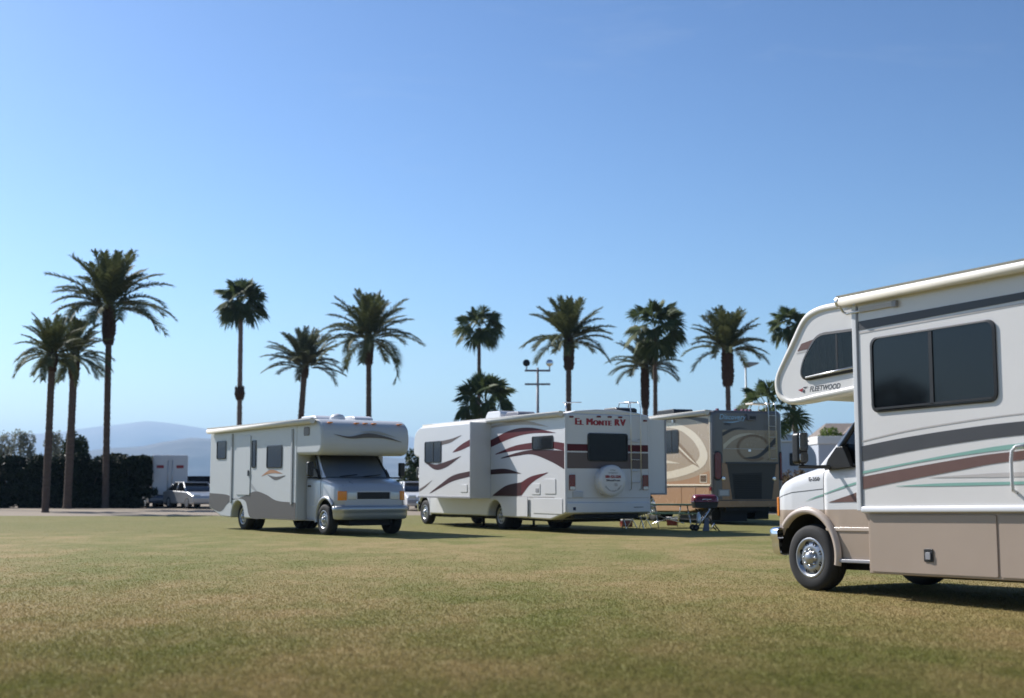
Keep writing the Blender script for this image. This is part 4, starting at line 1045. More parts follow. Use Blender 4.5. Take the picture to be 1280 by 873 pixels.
# ------------------------------------------------------------------ tan diesel coach
def tan_coach():
    root = thing('motor_coach', 'tall bronze and taupe motor coach with champagne ring graphic and dark engine grille', 'motorhome', (7.578, 41.436, 0), R(20+90), MG)
    W = 1.275; H = 3.62; L = 11.2
    up = [(.04, 1.22), (.04, H), (L-.25, H), (L, 3.2), (L+.05, 1.22)]
    prism_body(root, None, up, W, M['d_upper'], 'body', .07)
    lo = [(.04, .62), (.04, 1.22), (L+.05, 1.22), (L+.05, .45), (9.0, .36)]+arch_notch(8.2, .55, .36)+[(5, .36)]+arch_notch(4.6, .55, .36)+[(1.5, .40)]
    prism_body(root, None, lo, W-.012, M['d_lower'], 'lower_body', .03)
    mb = MB(); mb.box(.3, L-.3, -W+.08, W-.08, H-.01, H+.04, M['d_ring']); mb.build('roof', root, .03)
    # rear cap
    cap = rr(-W, W, .64, H+.03, .16, 6)
    mb = MB(); mb.grid([[(.10, p[0], p[1]) for p in cap], [(-.02, p[0], p[1]) for p in cap], [(-.06, p[0]*.965, 2.1+(p[1]-2.1)*.975) for p in cap], [(-.07, p[0]*.90, 2.1+(p[1]-2.1)*.94) for p in cap]], M['d_rear'], True, True)
    mb.add([(-.07, p[0]*.90, 2.1+(p[1]-2.1)*.94) for p in cap], [tuple(range(len(cap)))], M['d_rear']); mb.build('rear_cap', root)
    x = -.071
    mb = MB()
    mb.box(x-.004, x, -1.10, .92, 1.30, 3.02, M['d_upper'])
    x2 = x-.004
    face_band(mb, [(.92, 2.93), (.6, 3.06), (.3, 3.10), (.02, 3.06)], [(.92, 2.81), (.6, 2.97), (.3, 3.055), (.02, 3.055)], x2, M['charcoal'], 18)
    face_band(mb, [(.90, 2.55), (.5, 2.82), (.0, 2.92), (-.5, 2.86)], [(.90, 2.38), (.5, 2.70), (.0, 2.86), (-.5, 2.84)], x2, M['d_ring'], 18)
    ring = [(0.3+.75*math.cos(R(a)), 2.45+.36*math.sin(R(a))) for a in range(70, 300, 10)]; rin = [(0.28+.62*math.cos(R(a)), 2.45+.26*math.sin(R(a))) for a in range(70, 300, 10)]
    ring = [(-.2-.62*math.cos(R(a)), 2.45+.44*math.sin(R(a))) for a in range(20, 320, 10)]; rin = [(-.2-.52*math.cos(R(a)), 2.45+.36*math.sin(R(a))) for a in range(20, 320, 10)]
    face_band(mb, ring, rin, x2, M['d_spear'], 40, -.005)
    face_band(mb, [(.18, 2.12), (-.34, 2.22), (-.70, 2.50), (-1.04, 2.82)], [(.18, 2.11), (-.34, 2.11), (-.72, 2.34), (-1.04, 2.62)], x2, M['charcoal'], 20, -.007)
    mb.box(x2-.006, x2, -1.08, .88, 2.405, 2.425, M['greyv']); mb.box(x2-.02, x2, -.10, .0, 2.33, 2.40, M['chrome'])
    mb.build('rear_graphic', root)
    mb = MB()
    put_text(mb, 'Discovery', .235, .555, 3.43, 'rear', x-.006, M['blue_l'], shear=.22, offset=.004)
    face_band(mb, [(.90, 3.27), (.5, 3.29), (.12, 3.36)], [(.90, 3.262), (.5, 3.255), (.12, 3.357)], x, M['blue_l'], 12, -.006)
    put_text(mb, '40G', .10, .74, 3.20, 'rear', x-.006, M['textdark'], offset=.006, squash=1.4); mb.build('lettering', root)
    mb = MB(); mb.prism([(-.30, 3.34), (.02, 3.34), (.05, 3.54), (-.33, 3.54)], 'x', x-.10, x, M['greyplastic']); mb.box(x-.104, x-.098, -.26, -.03, 3.37, 3.47, M['black']); mb.build('camera_hood', root, .02)
    # engine grille
    mb = MB(); mb.add([(x2-.006, .78, 1.95), (x2-.006, -1.04, 1.97), (x2-.006, -.84, .74), (x2-.006, .60, .76)], [(0, 1, 2, 3)], M['d_dark'])
    mb.box(x2-.003, x2, -1.12, .96, .70, 1.96, M['d_lower'])
    mb.box(x2-.05, x2, -1.08, .82, 1.93, 1.99, M['charcoal']); gr = mb.build('engine_cover', root)
    mb = MB(); mb.prism([(.60, 1.62), (-.50, 1.66), (-.46, .80), (.50, .80)], 'x', x2-.014, x2-.008, M['black'])
    for k in range(13): mb.box(x2-.024, x2-.012, -.46, .52, .84+k*.058, .866+k*.058, M['chassis'])
    mb.build('grille', gr)
    for y in (1.115, -1.115):
        mb = MB(); hw_ = .15 if y > 0 else .05; y = y if y > 0 else -1.20
        mb.prism(rr(y-hw_, y+hw_, 1.40, 2.34, hw_*.93, 6), 'x', x-.02, x+.03, M['black']); tl = mb.build('tail_light', root, .01)
        mb = MB(); hl = hw_-.035 if y > 0 else .03; mb.prism(rr(y-hl, y+hl, 1.44, 2.30, hl*.95, 6), 'x', x-.045, x-.02, M['redlens']); mb.build('red_lens', tl, .015)
    for y in (.91, -.95):
        mb = MB(); mb.lathe([(.07, 0), (.07, -.02), (.05, -.025), (.001, -.02)], (x, y, 1.46), 'x', M['chrome'], 20); mb.build('round_lamp', root)
    mb = MB(); mb.box(x-.012, x, .70, 1.10, .90, 1.12, M['greytrim']); mb.box(x-.018, x-.012, .74, 1.06, .93, 1.09, M['plate']); mb.build('licence_plate', root, .004)
    mb = MB(); mb.prism([(-.10, .56), (-.10, .80), (.10, .80), (.10, .56)], 'y', -W+.02, W-.02, M['d_lower']); mb.box(-.104, -.098, -1.1, 1.1, .755, .785, M['charcoal']); mb.build('rear_bumper', root, .03)
    ladder(root, -.19, -.72, -.985, 2.06, 3.90, [2.10, 2.45, 2.80, 3.15, 3.5])
    for y in (.35, .10, -.05, -.18, 1.02):
        mb = MB(); mb.prism([(y-.045, H+.02), (y+.045, H+.02), (y+.025, H+.09), (y-.025, H+.09)], 'x', .0, .12, M['redlens']); mb.build('clearance_light', root, .008)
    mb = MB(); mb.box(.05, .55, -1.0, -.30, 3.88, 3.93, M['awning']); mb.build('ladder_pad', root, .01)
    # left side graphic
    mb = MB()
    pts_o = [(4.6, 3.48), (3.16, 3.40), (2.15, 3.28), (1.15, 2.98), (.51, 2.57), (.27, 2.19), (.53, 1.88), (1.19, 1.69), (2.21, 1.54), (3.21, 1.46), (4.6, 1.42)]
    pts_i = [(4.6, 3.30), (3.15, 3.22), (2.16, 3.08), (1.34, 2.76), (.88, 2.42), (.82, 2.18), (1.10, 1.99), (1.6, 1.88), (2.3, 1.79), (3.2, 1.71), (4.6, 1.66)]
    side_band(mb, pts_o, pts_i, W, M['d_ring'], 70)
    side_band(mb, [(2.75, 3.52), (1.57, 3.52), (.20, 3.38)], [(2.75, 3.505), (1.57, 3.44), (.20, 3.20)], W, M['charcoal'], 20)
    side_band(mb, [(2.30, 2.72), (1.5, 2.28), (.82, 1.83)], [(2.30, 2.38), (1.5, 2.02), (.82, 1.82)], W, M['d_spear'], 16, .007)
    side_band(mb, [(2.30, 2.58), (1.5, 2.18), (.95, 1.90)], [(2.30, 2.50), (1.5, 2.11), (.95, 1.885)], W, M['d_ring'], 16, .010)
    side_band(mb, [(4.2, 2.20), (3.19, 2.10), (2.2, 1.985)], [(4.2, 2.0), (3.19, 2.0), (2.2, 1.98)], W, M['d_ring'], 16)
    side_band(mb, [(4.5, 1.36), (3.2, 1.37), (1.64, 1.46), (.15, 1.72)], [(4.5, 1.24), (3.2, 1.24), (1.64, 1.24), (.15, 1.24)], W, M['d_lower'], 16)
    mb.build('side_graphic', root)
    window(root, rr(2.30, 3.9, 2.36, 3.10, .09), W, 1, 'glass', None, .045, [(2.75, 2.78, 2.37, 3.09)])
    mb = MB(); mb.prism(rr(.34, .80, 1.33, 1.60, .01), 'y', W, W+.012, M['d_ring']); mb.prism(rr(.38, .76, 1.36, 1.57, .01), 'y', W+.012, W+.016, M['boots'])
    for k in range(5): mb.box(.39, .75, W+.016, W+.024, 1.375+k*.04, 1.39+k*.04, M['d_spear'])
    mb.build('side_vent', root)
    mb = MB(); mb.box(.10, 11, W-.01, W+.03, 1.225, 1.285, M['d_ring']); mb.build('base_rail', root, .008)
    mb = MB(); mb.box(.075, .115, W-.01, W+.014, 1.24, 3.52, M['d_ring']); mb.build('corner_trim', root, .005)
    mb = MB(); mb.box(.03, .16, W+.0, W+.03, 1.08, 1.20, M['redlens']); mb.build('side_marker', root, .01)
    for x0, x1 in ((.2, 1.1), (1.14, 2.1), (2.14, 2.9)):
        mb = MB(); mb.prism(rr(x0, x1, .58, 1.18, .02), 'y', W-.012, W-.002, M['d_lower']); mb.build('locker_door', root, .004)
    mb = MB(); mb.tube([(.06, W+.11, 3.58), (9.5, W+.11, 3.58)], .085, M['awning'], 12); mb.box(.05, 9.5, W-.02, W+.19, 3.63, 3.655, M['awning']); aw = mb.build('awning', root)
    mb = MB(); mb.box(2.55, 2.68, W+.004, W+.05, 3.36, 3.46, M['alu']); mb.tube([(2.7, W+.03, 3.44), (3.6, W+.03, 3.44)], .018, M['alu'], 8); mb.build('awning_arm', aw, .005)
    roof_unit(root, 4.3, 5.7, -.4, .4, 3.65, .30, M['black'], 'air_conditioner')
    for s in (1, -1):
        wheel(root, 8.2, s*.95, .5, .5, .28, s); wheel(root, 4.6, s*.98, .5, .5, .28, s); wheel(root, 4.6, s*.66, .5, .5, .28, s)
    mb = MB(); mb.box(.5, 10.8, -.95, .95, .34, 1.2, M['chassis']); mb.box(.0, .5, -.8, .8, .42, .62, M['chassis']); mb.box(.4, 1.3, -1.0, -.5, .15, .5, M['chassis']); mb.box(.4, 2.6, .2, 1.1, .12, .5, M['chassis']); mb.build('chassis', root)
    mb = MB(); mb.prism([(-.05, .10), (.9, .10), (.9, .52), (-.05, .52)], 'x', .15, .17, M['rubber']); mb.build('mud_flap', root)
tan_coach()

# ------------------------------------------------------------------ white and grey motorhome facing the camera
def grey_motorhome():
    root = thing('motorhome', 'white motorhome with grey brown skirt facing the camera, grey swoosh on its cab-over', 'motorhome', (-7.862, 38.622, 0), R(215+90), MG)
    W = 1.275; AX = 6.95; XF = 5.85; H = 2.86
    poly = [(0, .60), (0, H), (XF, H), (XF, .34)]+arch_notch(2.1, .47, .34)+[(.9, .36)]
    prism_body(root, None, poly, W, M['lt_pale'], 'house_shell', .04)
    mb = MB(); mb.box(.03, XF+.4, -W+.06, W-.06, H-.005, H+.07, M['roofw']); mb.build('roof', root, .03)
    cob = roundpoly([(XF-.1, H+.04), (6.9, H+.06), (7.20, H-.10), (7.27, 2.45), (7.24, 2.12), (7.05, 2.0), (XF-.1, 2.02)], [0, .15, .15, .2, .15, .12, 0], 4)
    prism_body(root, None, cob, W-.01, M['lt_pale'], 'cab_over', .09)
    van_cab(root, None, AX, 'lt_cab_shaded', 'lt_cab_shaded', split=.90, glass='glass_c', shade=True, flare='lt_cab_shaded', bumper='silver')
    mb = MB()
    face_band(mb, [(-.95, 2.52), (-.5, 2.47), (0, 2.56), (.5, 2.50), (1.0, 2.36)], [(-.95, 2.515), (-.5, 2.42), (0, 2.45), (.5, 2.44), (1.0, 2.35)], 7.275, M['lt_grey'], 30, .012)
    face_band(mb, [(-.2, 2.60), (.3, 2.62), (.85, 2.47)], [(-.2, 2.595), (.3, 2.57), (.85, 2.465)], 7.268, M['lt_band'], 24, .012)
    mb.build('front_graphic', root)
    # skirt with a wavy upper edge on the door side
    mb = MB()
    side_band(mb, [(.02, 1.02), (1.3, .98), (1.9, .86), (2.6, .96), (3.3, 1.08), (4.0, 1.0), (4.7, .84), (XF-.02, .80)], [(.02, .62), (.9, .5), (1.6, .83), (2.6, .83), (3.0, .37), (4.0, .36), (4.7, .36), (XF-.02, .36)], -W, M['lt_grey'], 40)
    side_band(mb, [(2.5, 1.45), (2.9, 1.36), (3.4, 1.10)], [(2.5, 1.44), (2.9, 1.22), (3.4, 1.05)], -W, M['lt_band'], 14)
    side_band(mb, [(3.7, 1.50), (4.3, 1.66), (5.0, 1.56)], [(3.7, 1.49), (4.3, 1.56), (5.0, 1.55)], -W, M['orange'], 14)
    side_band(mb, [(4.1, 1.52), (4.6, 1.47), (5.2, 1.50)], [(4.1, 1.51), (4.6, 1.38), (5.2, 1.49)], -W, M['lt_grey'], 14)
    mb.build('side_graphic', root)
    window(root, rr(.55, 1.18, 2.02, 2.50, .06), -W, -1, 'glass', None, .035)
    window(root, rr(4.05, 4.95, 1.72, 2.28, .06), -W, -1, 'glass', None, .04)
    # entry door, standing ajar a little proud, with narrow window beside it
    mb = MB(); mb.prism(rr(2.0, 2.95, .98, 2.62, .05), 'y', -W-.02, -W, M['lt_pale']); d = mb.build('entry_door', root, .008)
    mb = MB(); mb.prism(rr(2.82, 2.90, 1.5, 1.66, .02), 'y', -W-.04, -W-.02, M['black']); mb.build('handle', d)
    window(root, rr(3.05, 3.30, 1.75, 2.45, .04), -W, -1, 'glass', None, .03)
    for xa in (1.60, 5.55): mb = MB(); mb.box(xa, xa+.10, -W-.03, -W+.01, .75, 2.7, M['lt_band']); mb.build('awning_arm', root, .01)
    mb = MB(); mb.tube([(.1, -W-.11, 2.82), (6.95, -W-.11, 2.86)], .075, M['awning'], 12); mb.box(.1, 6.95, -W-.17, -W+.03, 2.89, 2.92, M['roofw']); mb.build('awning', root)
    mb = MB(); mb.prism(rr(6.25, 6.55, 2.5, 2.72, .04), 'y', -W+.004, -W-.006, M['lt_grey']); mb.build('bunk_window', root)
    for y in (-1.0, -.25, 0, .25, 1.0):
        mb = MB(); mb.prism(rr(y-.05, y+.05, 2.80, 2.83, .012), 'x', 7.10, 7.22, M['amber']); mb.build('clearance_light', root, .004)
    roof_unit(root, 2.6, 3.5, -.35, .35, 2.92, .09, M['white_b'], 'roof_vent'); roof_unit(root, 4.3, 5.3, -.45, .25, 2.92, .18, M['white_b'], 'air_conditioner')
    mb = MB(); mb.lathe([(.20, 0), (.21, .06), (.15, .14), (.001, .18)], (6.3, -.35, 2.92), 'z', M['white_b'], 20); mb.build('satellite_dome', root)
    roof_unit(root, 5.9, 6.6, .0, .55, 2.92, .12, M['white_b'], 'roof_vent')
    for s in (1, -1):
        wheel(root, AX, s*.91, .385, .385, .235, s); wheel(root, 2.1, s*.98, .385, .385, .235, s); wheel(root, 2.1, s*.70, .385, .385, .235, s)
    mb = MB(); mb.box(.6, 6.0, -.95, .95, .36, .9, M['chassis']); mb.build('chassis', root)
    mb = MB()
    side_band(mb, [(.02, 1.02), (XF, .85)], [(.02, .62), (XF, .36)], W, M['lt_grey'], 4); mb.build('off_side_graphic', root)
grey_motorhome()

# ------------------------------------------------------------------ small camp things
def picnic_table():
    t = thing('folding_table', 'green topped folding picnic table between the white and bronze motorhomes', 'table', (4.62, 38.2, 0), R(12))
    mb = MB(); mb.box(-.75, .75, -.36, .36, .655, .70, M['olivebar']); mb.build('tabletop', t, .008)
    for s in (1, -1):
        mb = MB(); mb.box(-.75, .75, s*.68-.13, s*.68+.13, .41, .44, M['olivebar']); mb.build('bench', t, .006)
    for x in (-.5, .5):
        mb = MB(); mb.tube([(x, -.62, .0), (x, -.28, .65)], .018, M['silverpipe'], 8); mb.tube([(x, .62, 0), (x, .28, .65)], .018, M['silverpipe'], 8); mb.tube([(x, -.75, .40), (x, .75, .40)], .018, M['silverpipe'], 8); mb.build('leg', t)
    mb = MB(); mb.tube([(-.5, 0, .4), (.5, 0, .12)], .012, M['silverpipe'], 6); mb.tube([(.5, 0, .4), (-.5, 0, .12)], .012, M['silverpipe'], 6); mb.build('brace', t)
picnic_table()
def camp_chair(label, x, y, rz, cloth):
    t = thing('folding_chair', label, 'chair', (x, y, 0), rz, 'folding chairs by the picnic table')
    for s in (1, -1):
        mb = MB(); mb.tube([(.25, s*.26, 0), (-.22, s*.26, .50), (-.30, s*.26, .86)], .014, M['silverpipe'], 8); mb.build('leg', t)
        mb = MB(); mb.tube([(-.25, s*.26, 0), (.24, s*.26, .45), (.24, s*.26, .62)], .014, M['silverpipe'], 8); mb.build('leg', t)
        mb = MB(); mb.box(-.26, .28, s*.26-.025, s*.26+.025, .615, .64, M['black']); mb.build('armrest', t, .006)
    mb = MB(); mb.strip([(-.22, -.25, .45), (.0, -.25, .40), (.24, -.25, .44)], [(-.22, .25, .45), (.0, .25, .40), (.24, .25, .44)], M[cloth]); mb.build('seat', t)
    mb = MB(); mb.strip([(-.23, -.25, .52), (-.31, -.25, .86)], [(-.23, .25, .52), (-.31, .25, .86)], M[cloth]); mb.build('backrest', t)
camp_chair('silver legged folding chair half under the rear corner of the white rental motorhome', 3.50, 37.4, R(100), 'bluecloth')
camp_chair('silver legged folding chair between the picnic table and the white motorhome', 3.75, 38.0, R(-60), 'bluecloth')
def cooler(label, x, y, rz, m):
    t = thing('cool_box', label, 'cooler', (x, y, 0), rz)
    mb = MB(); mb.prism([(-.24, 0), (.24, 0), (.26, .27), (-.26, .27)], 'y', -.15, .15, m); mb.build('body', t, .02)
    mb = MB(); mb.prism(rr(-.27, .27, .275, .33, .02), 'y', -.165, .165, M['white_b']); mb.build('lid', t, .012)
    t.scale = (.68, .68, .68)
    mb = MB(); mb.tube([(-.27, 0, .22), (-.29, 0, .38), (.29, 0, .38), (.27, 0, .22)], .012, M['white_b'], 6); mb.build('handle', t)
cooler('small red cool box with white lid seen under the rear of the white motorhome', 3.45, 39.0, R(20), M['red'])
cooler('small red cool box in shade beside the picnic table', 5.0, 40.2, R(-15), M['red'])

def bbq():
    t = thing('barbecue_grill', 'portable grill with red lid on folding wheeled stand, in front of the bronze coach', 'grill', (5.32, 35.6, 0), R(6))
    w = .34
    mb = MB(); rows = []
    for k in range(13):
        u = -1+2*k/12; q = (1-abs(u)**6)**.5*.25+.75 if abs(u) < 1 else .72
        rows.append([(u*w, -.22*q*math.cos(R(a)), .80+.20*q*math.sin(R(a))**.8 if a not in (0, 180) else .80) for a in range(0, 181, 15)])
    mb.grid(rows, M['red'], True)
    for r_ in (rows[0], rows[-1]): mb.add(r_, [tuple(range(len(r_)))], M['red'])
    lid = mb.build('lid', t)
    mb = MB(); mb.tube([(-.12, -.235, .84), (-.12, -.275, .86), (.12, -.275, .86), (.12, -.235, .84)], .012, M['silverpipe'], 8); mb.build('handle', lid)
    mb = MB(); mb.prism([(-w, .80), (w, .80), (w*.86, .62), (-w*.86, .62)], 'y', -.21, .21, M['black']); mb.prism([(-w-.012, .785), (w+.012, .785), (w+.012, .803), (-w-.012, .803)], 'y', -.225, .225, M['red']); mb.build('bowl', t, .02)
    for s in (1, -1):
        mb = MB(); mb.tube([(-.30, s*.18, .07), (.02, s*.18, .40), (.22, s*.18, .60)], .017, M['black'], 8); mb.build('leg', t)
        mb = MB(); mb.tube([(.36, s*.17, .0), (.05, s*.17, .38), (-.22, s*.17, .60)], .017, M['black'], 8); mb.build('leg', t)
    mb = MB(); mb.tube([(-.26, -.20, .08), (.07, -.24, .58)], .020, M['silverpipe'], 8); mb.lathe([(.001, -.02), (.03, 0), (.03, .02), (.001, .04)], (.07, -.24, .58), 'z', M['silverpipe'], 10); mb.build('pull_handle', t)
    mb = MB(); mb.tube([(.10, -.20, .02), (.20, -.22, .22)], .016, M['silverpipe'], 8); mb.build('stay', t)
    for s in (1, -1):
        mb = MB(); mb.lathe([(.04, -.03), (.085, -.03), (.09, 0), (.085, .03), (.04, .03)], (-.30, s*.19, .09), 'y', M['rubber'], 18); mb.lathe([(.05, -.025*s), (.01, .035*s)], (-.30, s*.19, .09), 'y', M['greyplastic'], 12); mb.build('wheel', t)
    mb = MB(); mb.lathe([(.001, 0), (.055, .01), (.06, .06), (.06, .22), (.03, .28), (.02, .32), (.001, .32)], (-.24, -.27, .20), 'z', M['lampglass'], 16); mb.build('gas_bottle', t)
    mb = MB(); mb.prism([(-.14, .0), (.06, .0), (.04, .36), (-.06, .36)], 'y', -.26, -.245, M['greyplastic']); mb.build('side_panel', t, .008)
bbq()

# ------------------------------------------------------------------ poles
t = thing('floodlight_pole', 'tall dark pole with two crossbars and floodlights above the white rental motorhome', 'light pole', (1.51, 75, 0), 0)
mb = MB(); mb.tube([(0, 0, -.1), (0, 0, 8.15)], [.11, .07], M['galv'], 10); mb.build('pole', t)
for z in (7.98, 7.18): mb = MB(); mb.box(-.76, .74, -.06, .06, z-.055, z+.055, M['galv']); mb.build('crossbar', t, .01)
for x, a in ((-.66, -.3), (.70, .5)):
    mb = MB(); mb.tube([(x, 0, 8.0), (x, 0, 8.28)], .035, M['galv'], 8); c = Vector((x, -.05, 8.42))
    mb.lathe([(.06, .24), (.13, .18), (.20, -.02), (.215, -.10)], c, 'y', M['lampbody'], 18); fl = mb.build('floodlight', t)
    mb = MB(); mb.lathe([(.21, -.09), (.13, -.12), (.001, -.13)], c, 'y', M['glass' if x < 0 else 'chrome'], 18); mb.build('lens', fl)  # right lens set to chrome to carry its sun glare
t = thing('street_lamp', 'slender lamp post with a flat shoebox head behind the bronze coach', 'street lamp', (16.13, 88, 0), 0)
mb = MB(); mb.tube([(0, 0, -.1), (0, 0, 9.4)], [.10, .06], M['lampbody'], 10); mb.build('pole', t)
mb = MB(); mb.prism([(-.10, 9.36), (.10, 9.36), (.30, 9.40), (.88, 9.62), (.90, 9.70), (.25, 9.74), (.05, 9.70), (-.10, 9.62)], 'y', -.24, .24, M['lampbody']); mb.build('lamp_head', t, .03)

# ------------------------------------------------------------------ parked vehicles and buildings beyond the field
CG = 'vehicles parked beyond the field'
def parked_car(name, label, x, y, rz, L, W, prof, roofp, m, group=CG):
    """prof: body outline, roofp: glass house outline (x,z), both in metres"""
    t = thing(name, label, name.replace('_', ' '), (x, y, 0), rz, group); w = W/2
    mb = MB(); mb.prism(prof, 'y', -w, w, m); mb.build('body', t, .07, 3)
    mb = MB(); n = len(roofp); zmin = min(p[1] for p in roofp); zmax = max(p[1] for p in roofp)
    rows = [[(p[0], s*(w-.06-.16*(p[1]-zmin)/(zmax-zmin)), p[1]) for p in roofp] for s in (-1, 1)]
    mb.grid(rows, M['glass'], False, True)
    for r_ in rows: mb.add(r_, [tuple(range(n))], M['glass'])
    mb.build('windows', t, .03)
    tp = sorted(roofp, key=lambda p: -p[1])[:2]; x0, x1 = sorted((tp[0][0], tp[1][0]))
    mb = MB(); mb.box(x0-.06, x1+.06, -w+.20, w-.20, zmax-.03, zmax+.04, m); mb.build('roof', t, .03)
    mb = MB()
    for k in range(n):
        a, b = roofp[k], roofp[(k+1) % n]
        if abs(a[1]-b[1]) > .2:
            for s in (1, -1): mb.tube([(a[0], s*(w-.05-.16*(a[1]-zmin)/(zmax-zmin)), a[1]), (b[0], s*(w-.05-.16*(b[1]-zmin)/(zmax-zmin)), b[1])], .045, m, 6)
    for s in (1, -1): mb.tube([((x0+x1)/2, s*(w-.05), zmin), ((x0+x1)/2, s*(w-.21), zmax)], .04, m, 6)
    mb.build('pillar', t)
    for px in (L/2-.85, -L/2+.85):
        for s in (1, -1):
            mb = MB(); mb.lathe([(.2, -.1), (.31, -.11), (.33, -.06), (.33, .06), (.31, .11), (.2, .1)], (px, s*(w-.10), .33), 'y', M['rubber'], 22); wh = mb.build('wheel', t)
            mb = MB(); mb.lathe([(.2, .10*s), (.17, .09*s), (.06, .12*s), (.001, .12*s)], (px, s*(w-.10), .33), 'y', M['steelw'], 16); mb.build('rim', wh)
    for s in (1, -1):
        mb = MB(); mb.box(L/2-.10, L/2+.015, *sorted((s*(w-.45), s*(w-.08))), .62, .78, M['lampglass']); mb.build('headlight', t, .02)
        mb = MB(); mb.box(-L/2-.015, -L/2+.06, *sorted((s*(w-.32), s*(w-.06))), .70, .90, M['redlens']); mb.build('tail_light', t, .02)
    mb = MB(); mb.box(L/2-.05, L/2+.04, -w+.05, w-.05, .38, .55, M['greytrim']); mb.build('bumper', t, .03)
    return t
sed_b = roundpoly([(2.3, .25), (2.32, .68), (1.3, .92), (-1.6, 1.0), (-2.3, .95), (-2.3, .28)], .12); sed_r = [(1.15, .90), (.35, 1.40), (-1.0, 1.42), (-1.85, .98)]
suv_b = roundpoly([(2.3, .32), (2.32, .88), (1.15, 1.10), (-2.3, 1.12), (-2.3, .34)], .12); suv_r = [(1.0, 1.08), (.35, 1.76), (-2.0, 1.78), (-2.25, 1.1)]
parked_car('sedan', 'blue grey sedan parked between the dark hedge and the white box van', -21.1, 76, R(-60), 4.6, 1.8, sed_b, sed_r, M['bluegrey'])
parked_car('sport_utility', 'dark sport utility vehicle parked behind the white motorhome with grey skirt', -18.6, 76.5, R(-78), 4.6, 1.85, suv_b, suv_r, M['darkcar'])
parked_car('sedan', 'silver sedan parked in front of a dark sport utility vehicle', -17.7, 71.5, R(-55), 4.5, 1.78, sed_b, sed_r, M['silver'])
parked_car('sedan', 'white sedan in the gap between the two white motorhomes', -4.9, 66, R(-75), 4.6, 1.8, sed_b, sed_r, M['white_b'])
parked_car('sedan', 'white sedan parked behind the hedge end with sun glinting off its glass', -22.9, 79.5, R(170), 4.6, 1.8, sed_b, sed_r, M['white_b'])

t = thing('box_van', 'white box van parked beyond the dirt strip, rear doors towards the field', 'van', (-20.3, 76.5, 0), R(104), CG)
mb = MB(); mb.box(-2.6, 1.4, -.98, .98, .70, 3.0, M['white_b']); mb.build('cargo_box', t, .04)
mb = MB(); mb.prism(roundpoly([(1.42, .45), (3.1, .45), (3.15, 1.1), (2.5, 1.3), (2.0, 2.1), (1.42, 2.15)], .1), 'y', -.95, .95, M['white_b']); mb.build('cab', t, .06)
mb = MB(); mb.prism([(1.7, 1.35), (2.35, 1.35), (1.98, 1.95), (1.7, 1.95)], 'y', -.962, .962, M['glass']); mb.build('windows', t)
for s in (1, -1):
    mb = MB(); mb.prism(rr(*sorted((s*.03, s*.92)), .80, 2.9, .03), 'x', -2.62, -2.60, M['white_b']); d = mb.build('door', t, .008)
    mb = MB(); mb.tube([(-2.65, s*.12, 1.0), (-2.65, s*.12, 2.7)], .018, M['alu'], 6); mb.box(-2.63, -2.62, *sorted((s*.35, s*.75)), 2.25, 2.42, M['redtext']); mb.build('lock_bar', d)
    mb = MB(); mb.box(-2.64, -2.58, *sorted((s*.70, s*.94)), .60, .70, M['redlens']); mb.build('tail_light', t)
    for x in (-1.5, 2.4):
        mb = MB(); mb.lathe([(.2, -.11), (.36, -.12), (.38, -.06), (.38, .06), (.36, .12), (.2, .11)], (x, s*.84, .38), 'y', M['rubber'], 20); mb.build('wheel', t)
mb = MB(); mb.box(-2.75, -2.55, -.95, .95, .42, .54, M['greytrim']); mb.box(-2.5, 2.2, -.6, .6, .40, .72, M['chassis']); mb.build('chassis', t)

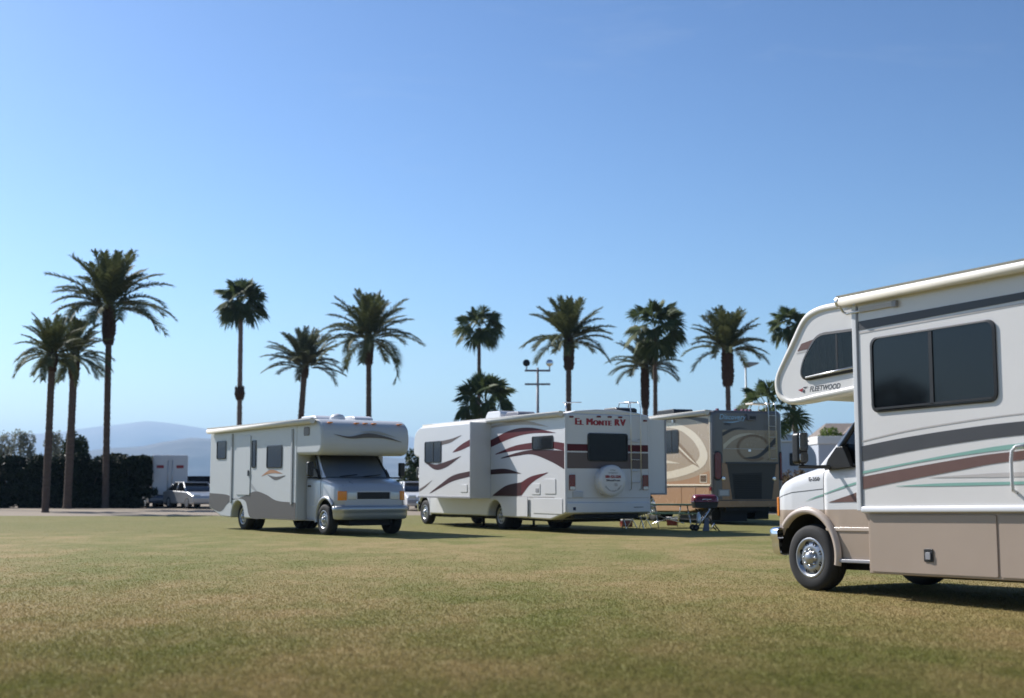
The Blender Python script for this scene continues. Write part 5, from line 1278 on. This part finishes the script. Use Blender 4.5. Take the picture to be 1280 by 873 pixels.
def trailer(label, x, y, rz, L, H, m, roof, rt=.08):
    t = thing('travel_trailer', label, 'trailer', (x, y, 0), rz, 'pale trailers beyond the coach'); w = 1.2
    mb = MB(); mb.prism(roundpoly([(-L/2, .6), (L/2-.5, .6), (L/2, 1.1), (L/2-.05, H-.5), (L/2-.5, H), (-L/2, H)], [.1, .1, .3, .3, .3, .1]), 'y', -w, w, m); mb.build('body', t, .05)
    mb = MB(); mb.box(-L/2-.05, L/2-.4, -w-.08, w+.08, H-.02, H+rt, roof); mb.build('roof', t, .03)
    window(t, rr(-L/2+1.1, -L/2+2.0, 1.5, 2.2, .08), -w, -1, 'glass'); window(t, rr(.6, 1.7, 1.6, 2.2, .08), -w, -1, 'glass')
    window(t, rr(-.55, .05, .95, 1.75, .08), -L/2, -1, 'glass', ax='x')
    window(t, rr(2.2, 2.65, 2.2, 2.75, .05), -w, -1, 'glass')
    mb = MB(); mb.prism(rr(-.6, .1, .8, 2.6, .06), 'y', -w-.012, -w, m); d = mb.build('door', t, .006)
    mb = MB(); mb.box(-L/2, L/2, -w-.006, -w-.001, 1.18, 1.26, M['bluegrey']); mb.build('side_graphic', t)
    mb = MB(); mb.lathe([(.3, 0), (.3, .12), (.2, .3), (.001, .34)], (2.4, .2, H+rt-.01), 'z', M['white_b'], 14); mb.build('satellite_dome', t)
    for s in (1, -1):
        for xx in (-.5, .4):
            mb = MB(); mb.lathe([(.2, -.1), (.33, -.11), (.35, 0), (.33, .11), (.2, .1)], (xx, s*1.05, .35), 'y', M['rubber'], 18); mb.build('wheel', t)
    mb = MB(); mb.tube([(L/2-.6, -.5, .55), (L/2+.8, 0, .5), (L/2-.6, .5, .55)], .06, M['chassis'], 6); mb.build('tow_bar', t)
    return t
trailer('pale blue grey travel trailer with roof dome just past the bronze coach', 10.85, 61.5, 0, 7, 3.3, M['trailer'], M['roofw'])
trailer('pale trailer with broad white roof behind the side mirror of the nearest motorhome', 21.4, 72, 0, 9, 3.55, M['trailer'], M['roofw'], .42)

t = thing('house', 'low house with weathered brown tile roof behind a bright green tree', 'house', (34.6, 118, 0), R(-4))
mb = MB(); mb.box(-6.5, 8, -4, 4, 0, 5.6, M['stucco']); mb.build('wall', t)
mb = MB(); ov = .6
mb.add([(-7.1, -4.6, 5.5), (8.6, -4.6, 5.5), (8.6, 4.6, 5.5), (-7.1, 4.6, 5.5), (-5.6, 0, 7.0), (7.0, 0, 7.0)], [(0, 1, 5, 4), (2, 3, 4, 5), (0, 4, 3), (1, 2, 5), (0, 3, 2, 1)], M['tile'])
rf = mb.build('roof', t)
mb = MB(); mb.box(-1.6, -1.1, -.3, .3, 6.5, 7.5, M['stucco']); mb.build('chimney', rf, .03)
mb = MB(); mb.add([(-5.2, -4.9, 5.6), (-2.4, -4.9, 5.6), (-3.8, -4.9, 6.5), (-3.8, -1.2, 6.6)], [(0, 1, 2), (0, 2, 3), (1, 3, 2)], M['tile']); mb.build('gable', rf)
for x in (-4, 0, 4): window(t, rr(x-.7, x+.7, 1.4, 2.8, .03), -4, -1, 'glass')
mb = MB(); mb.box(1.6, 2.6, -4.03, -4, 0, 2.2, M['brown']); mb.build('door', t)
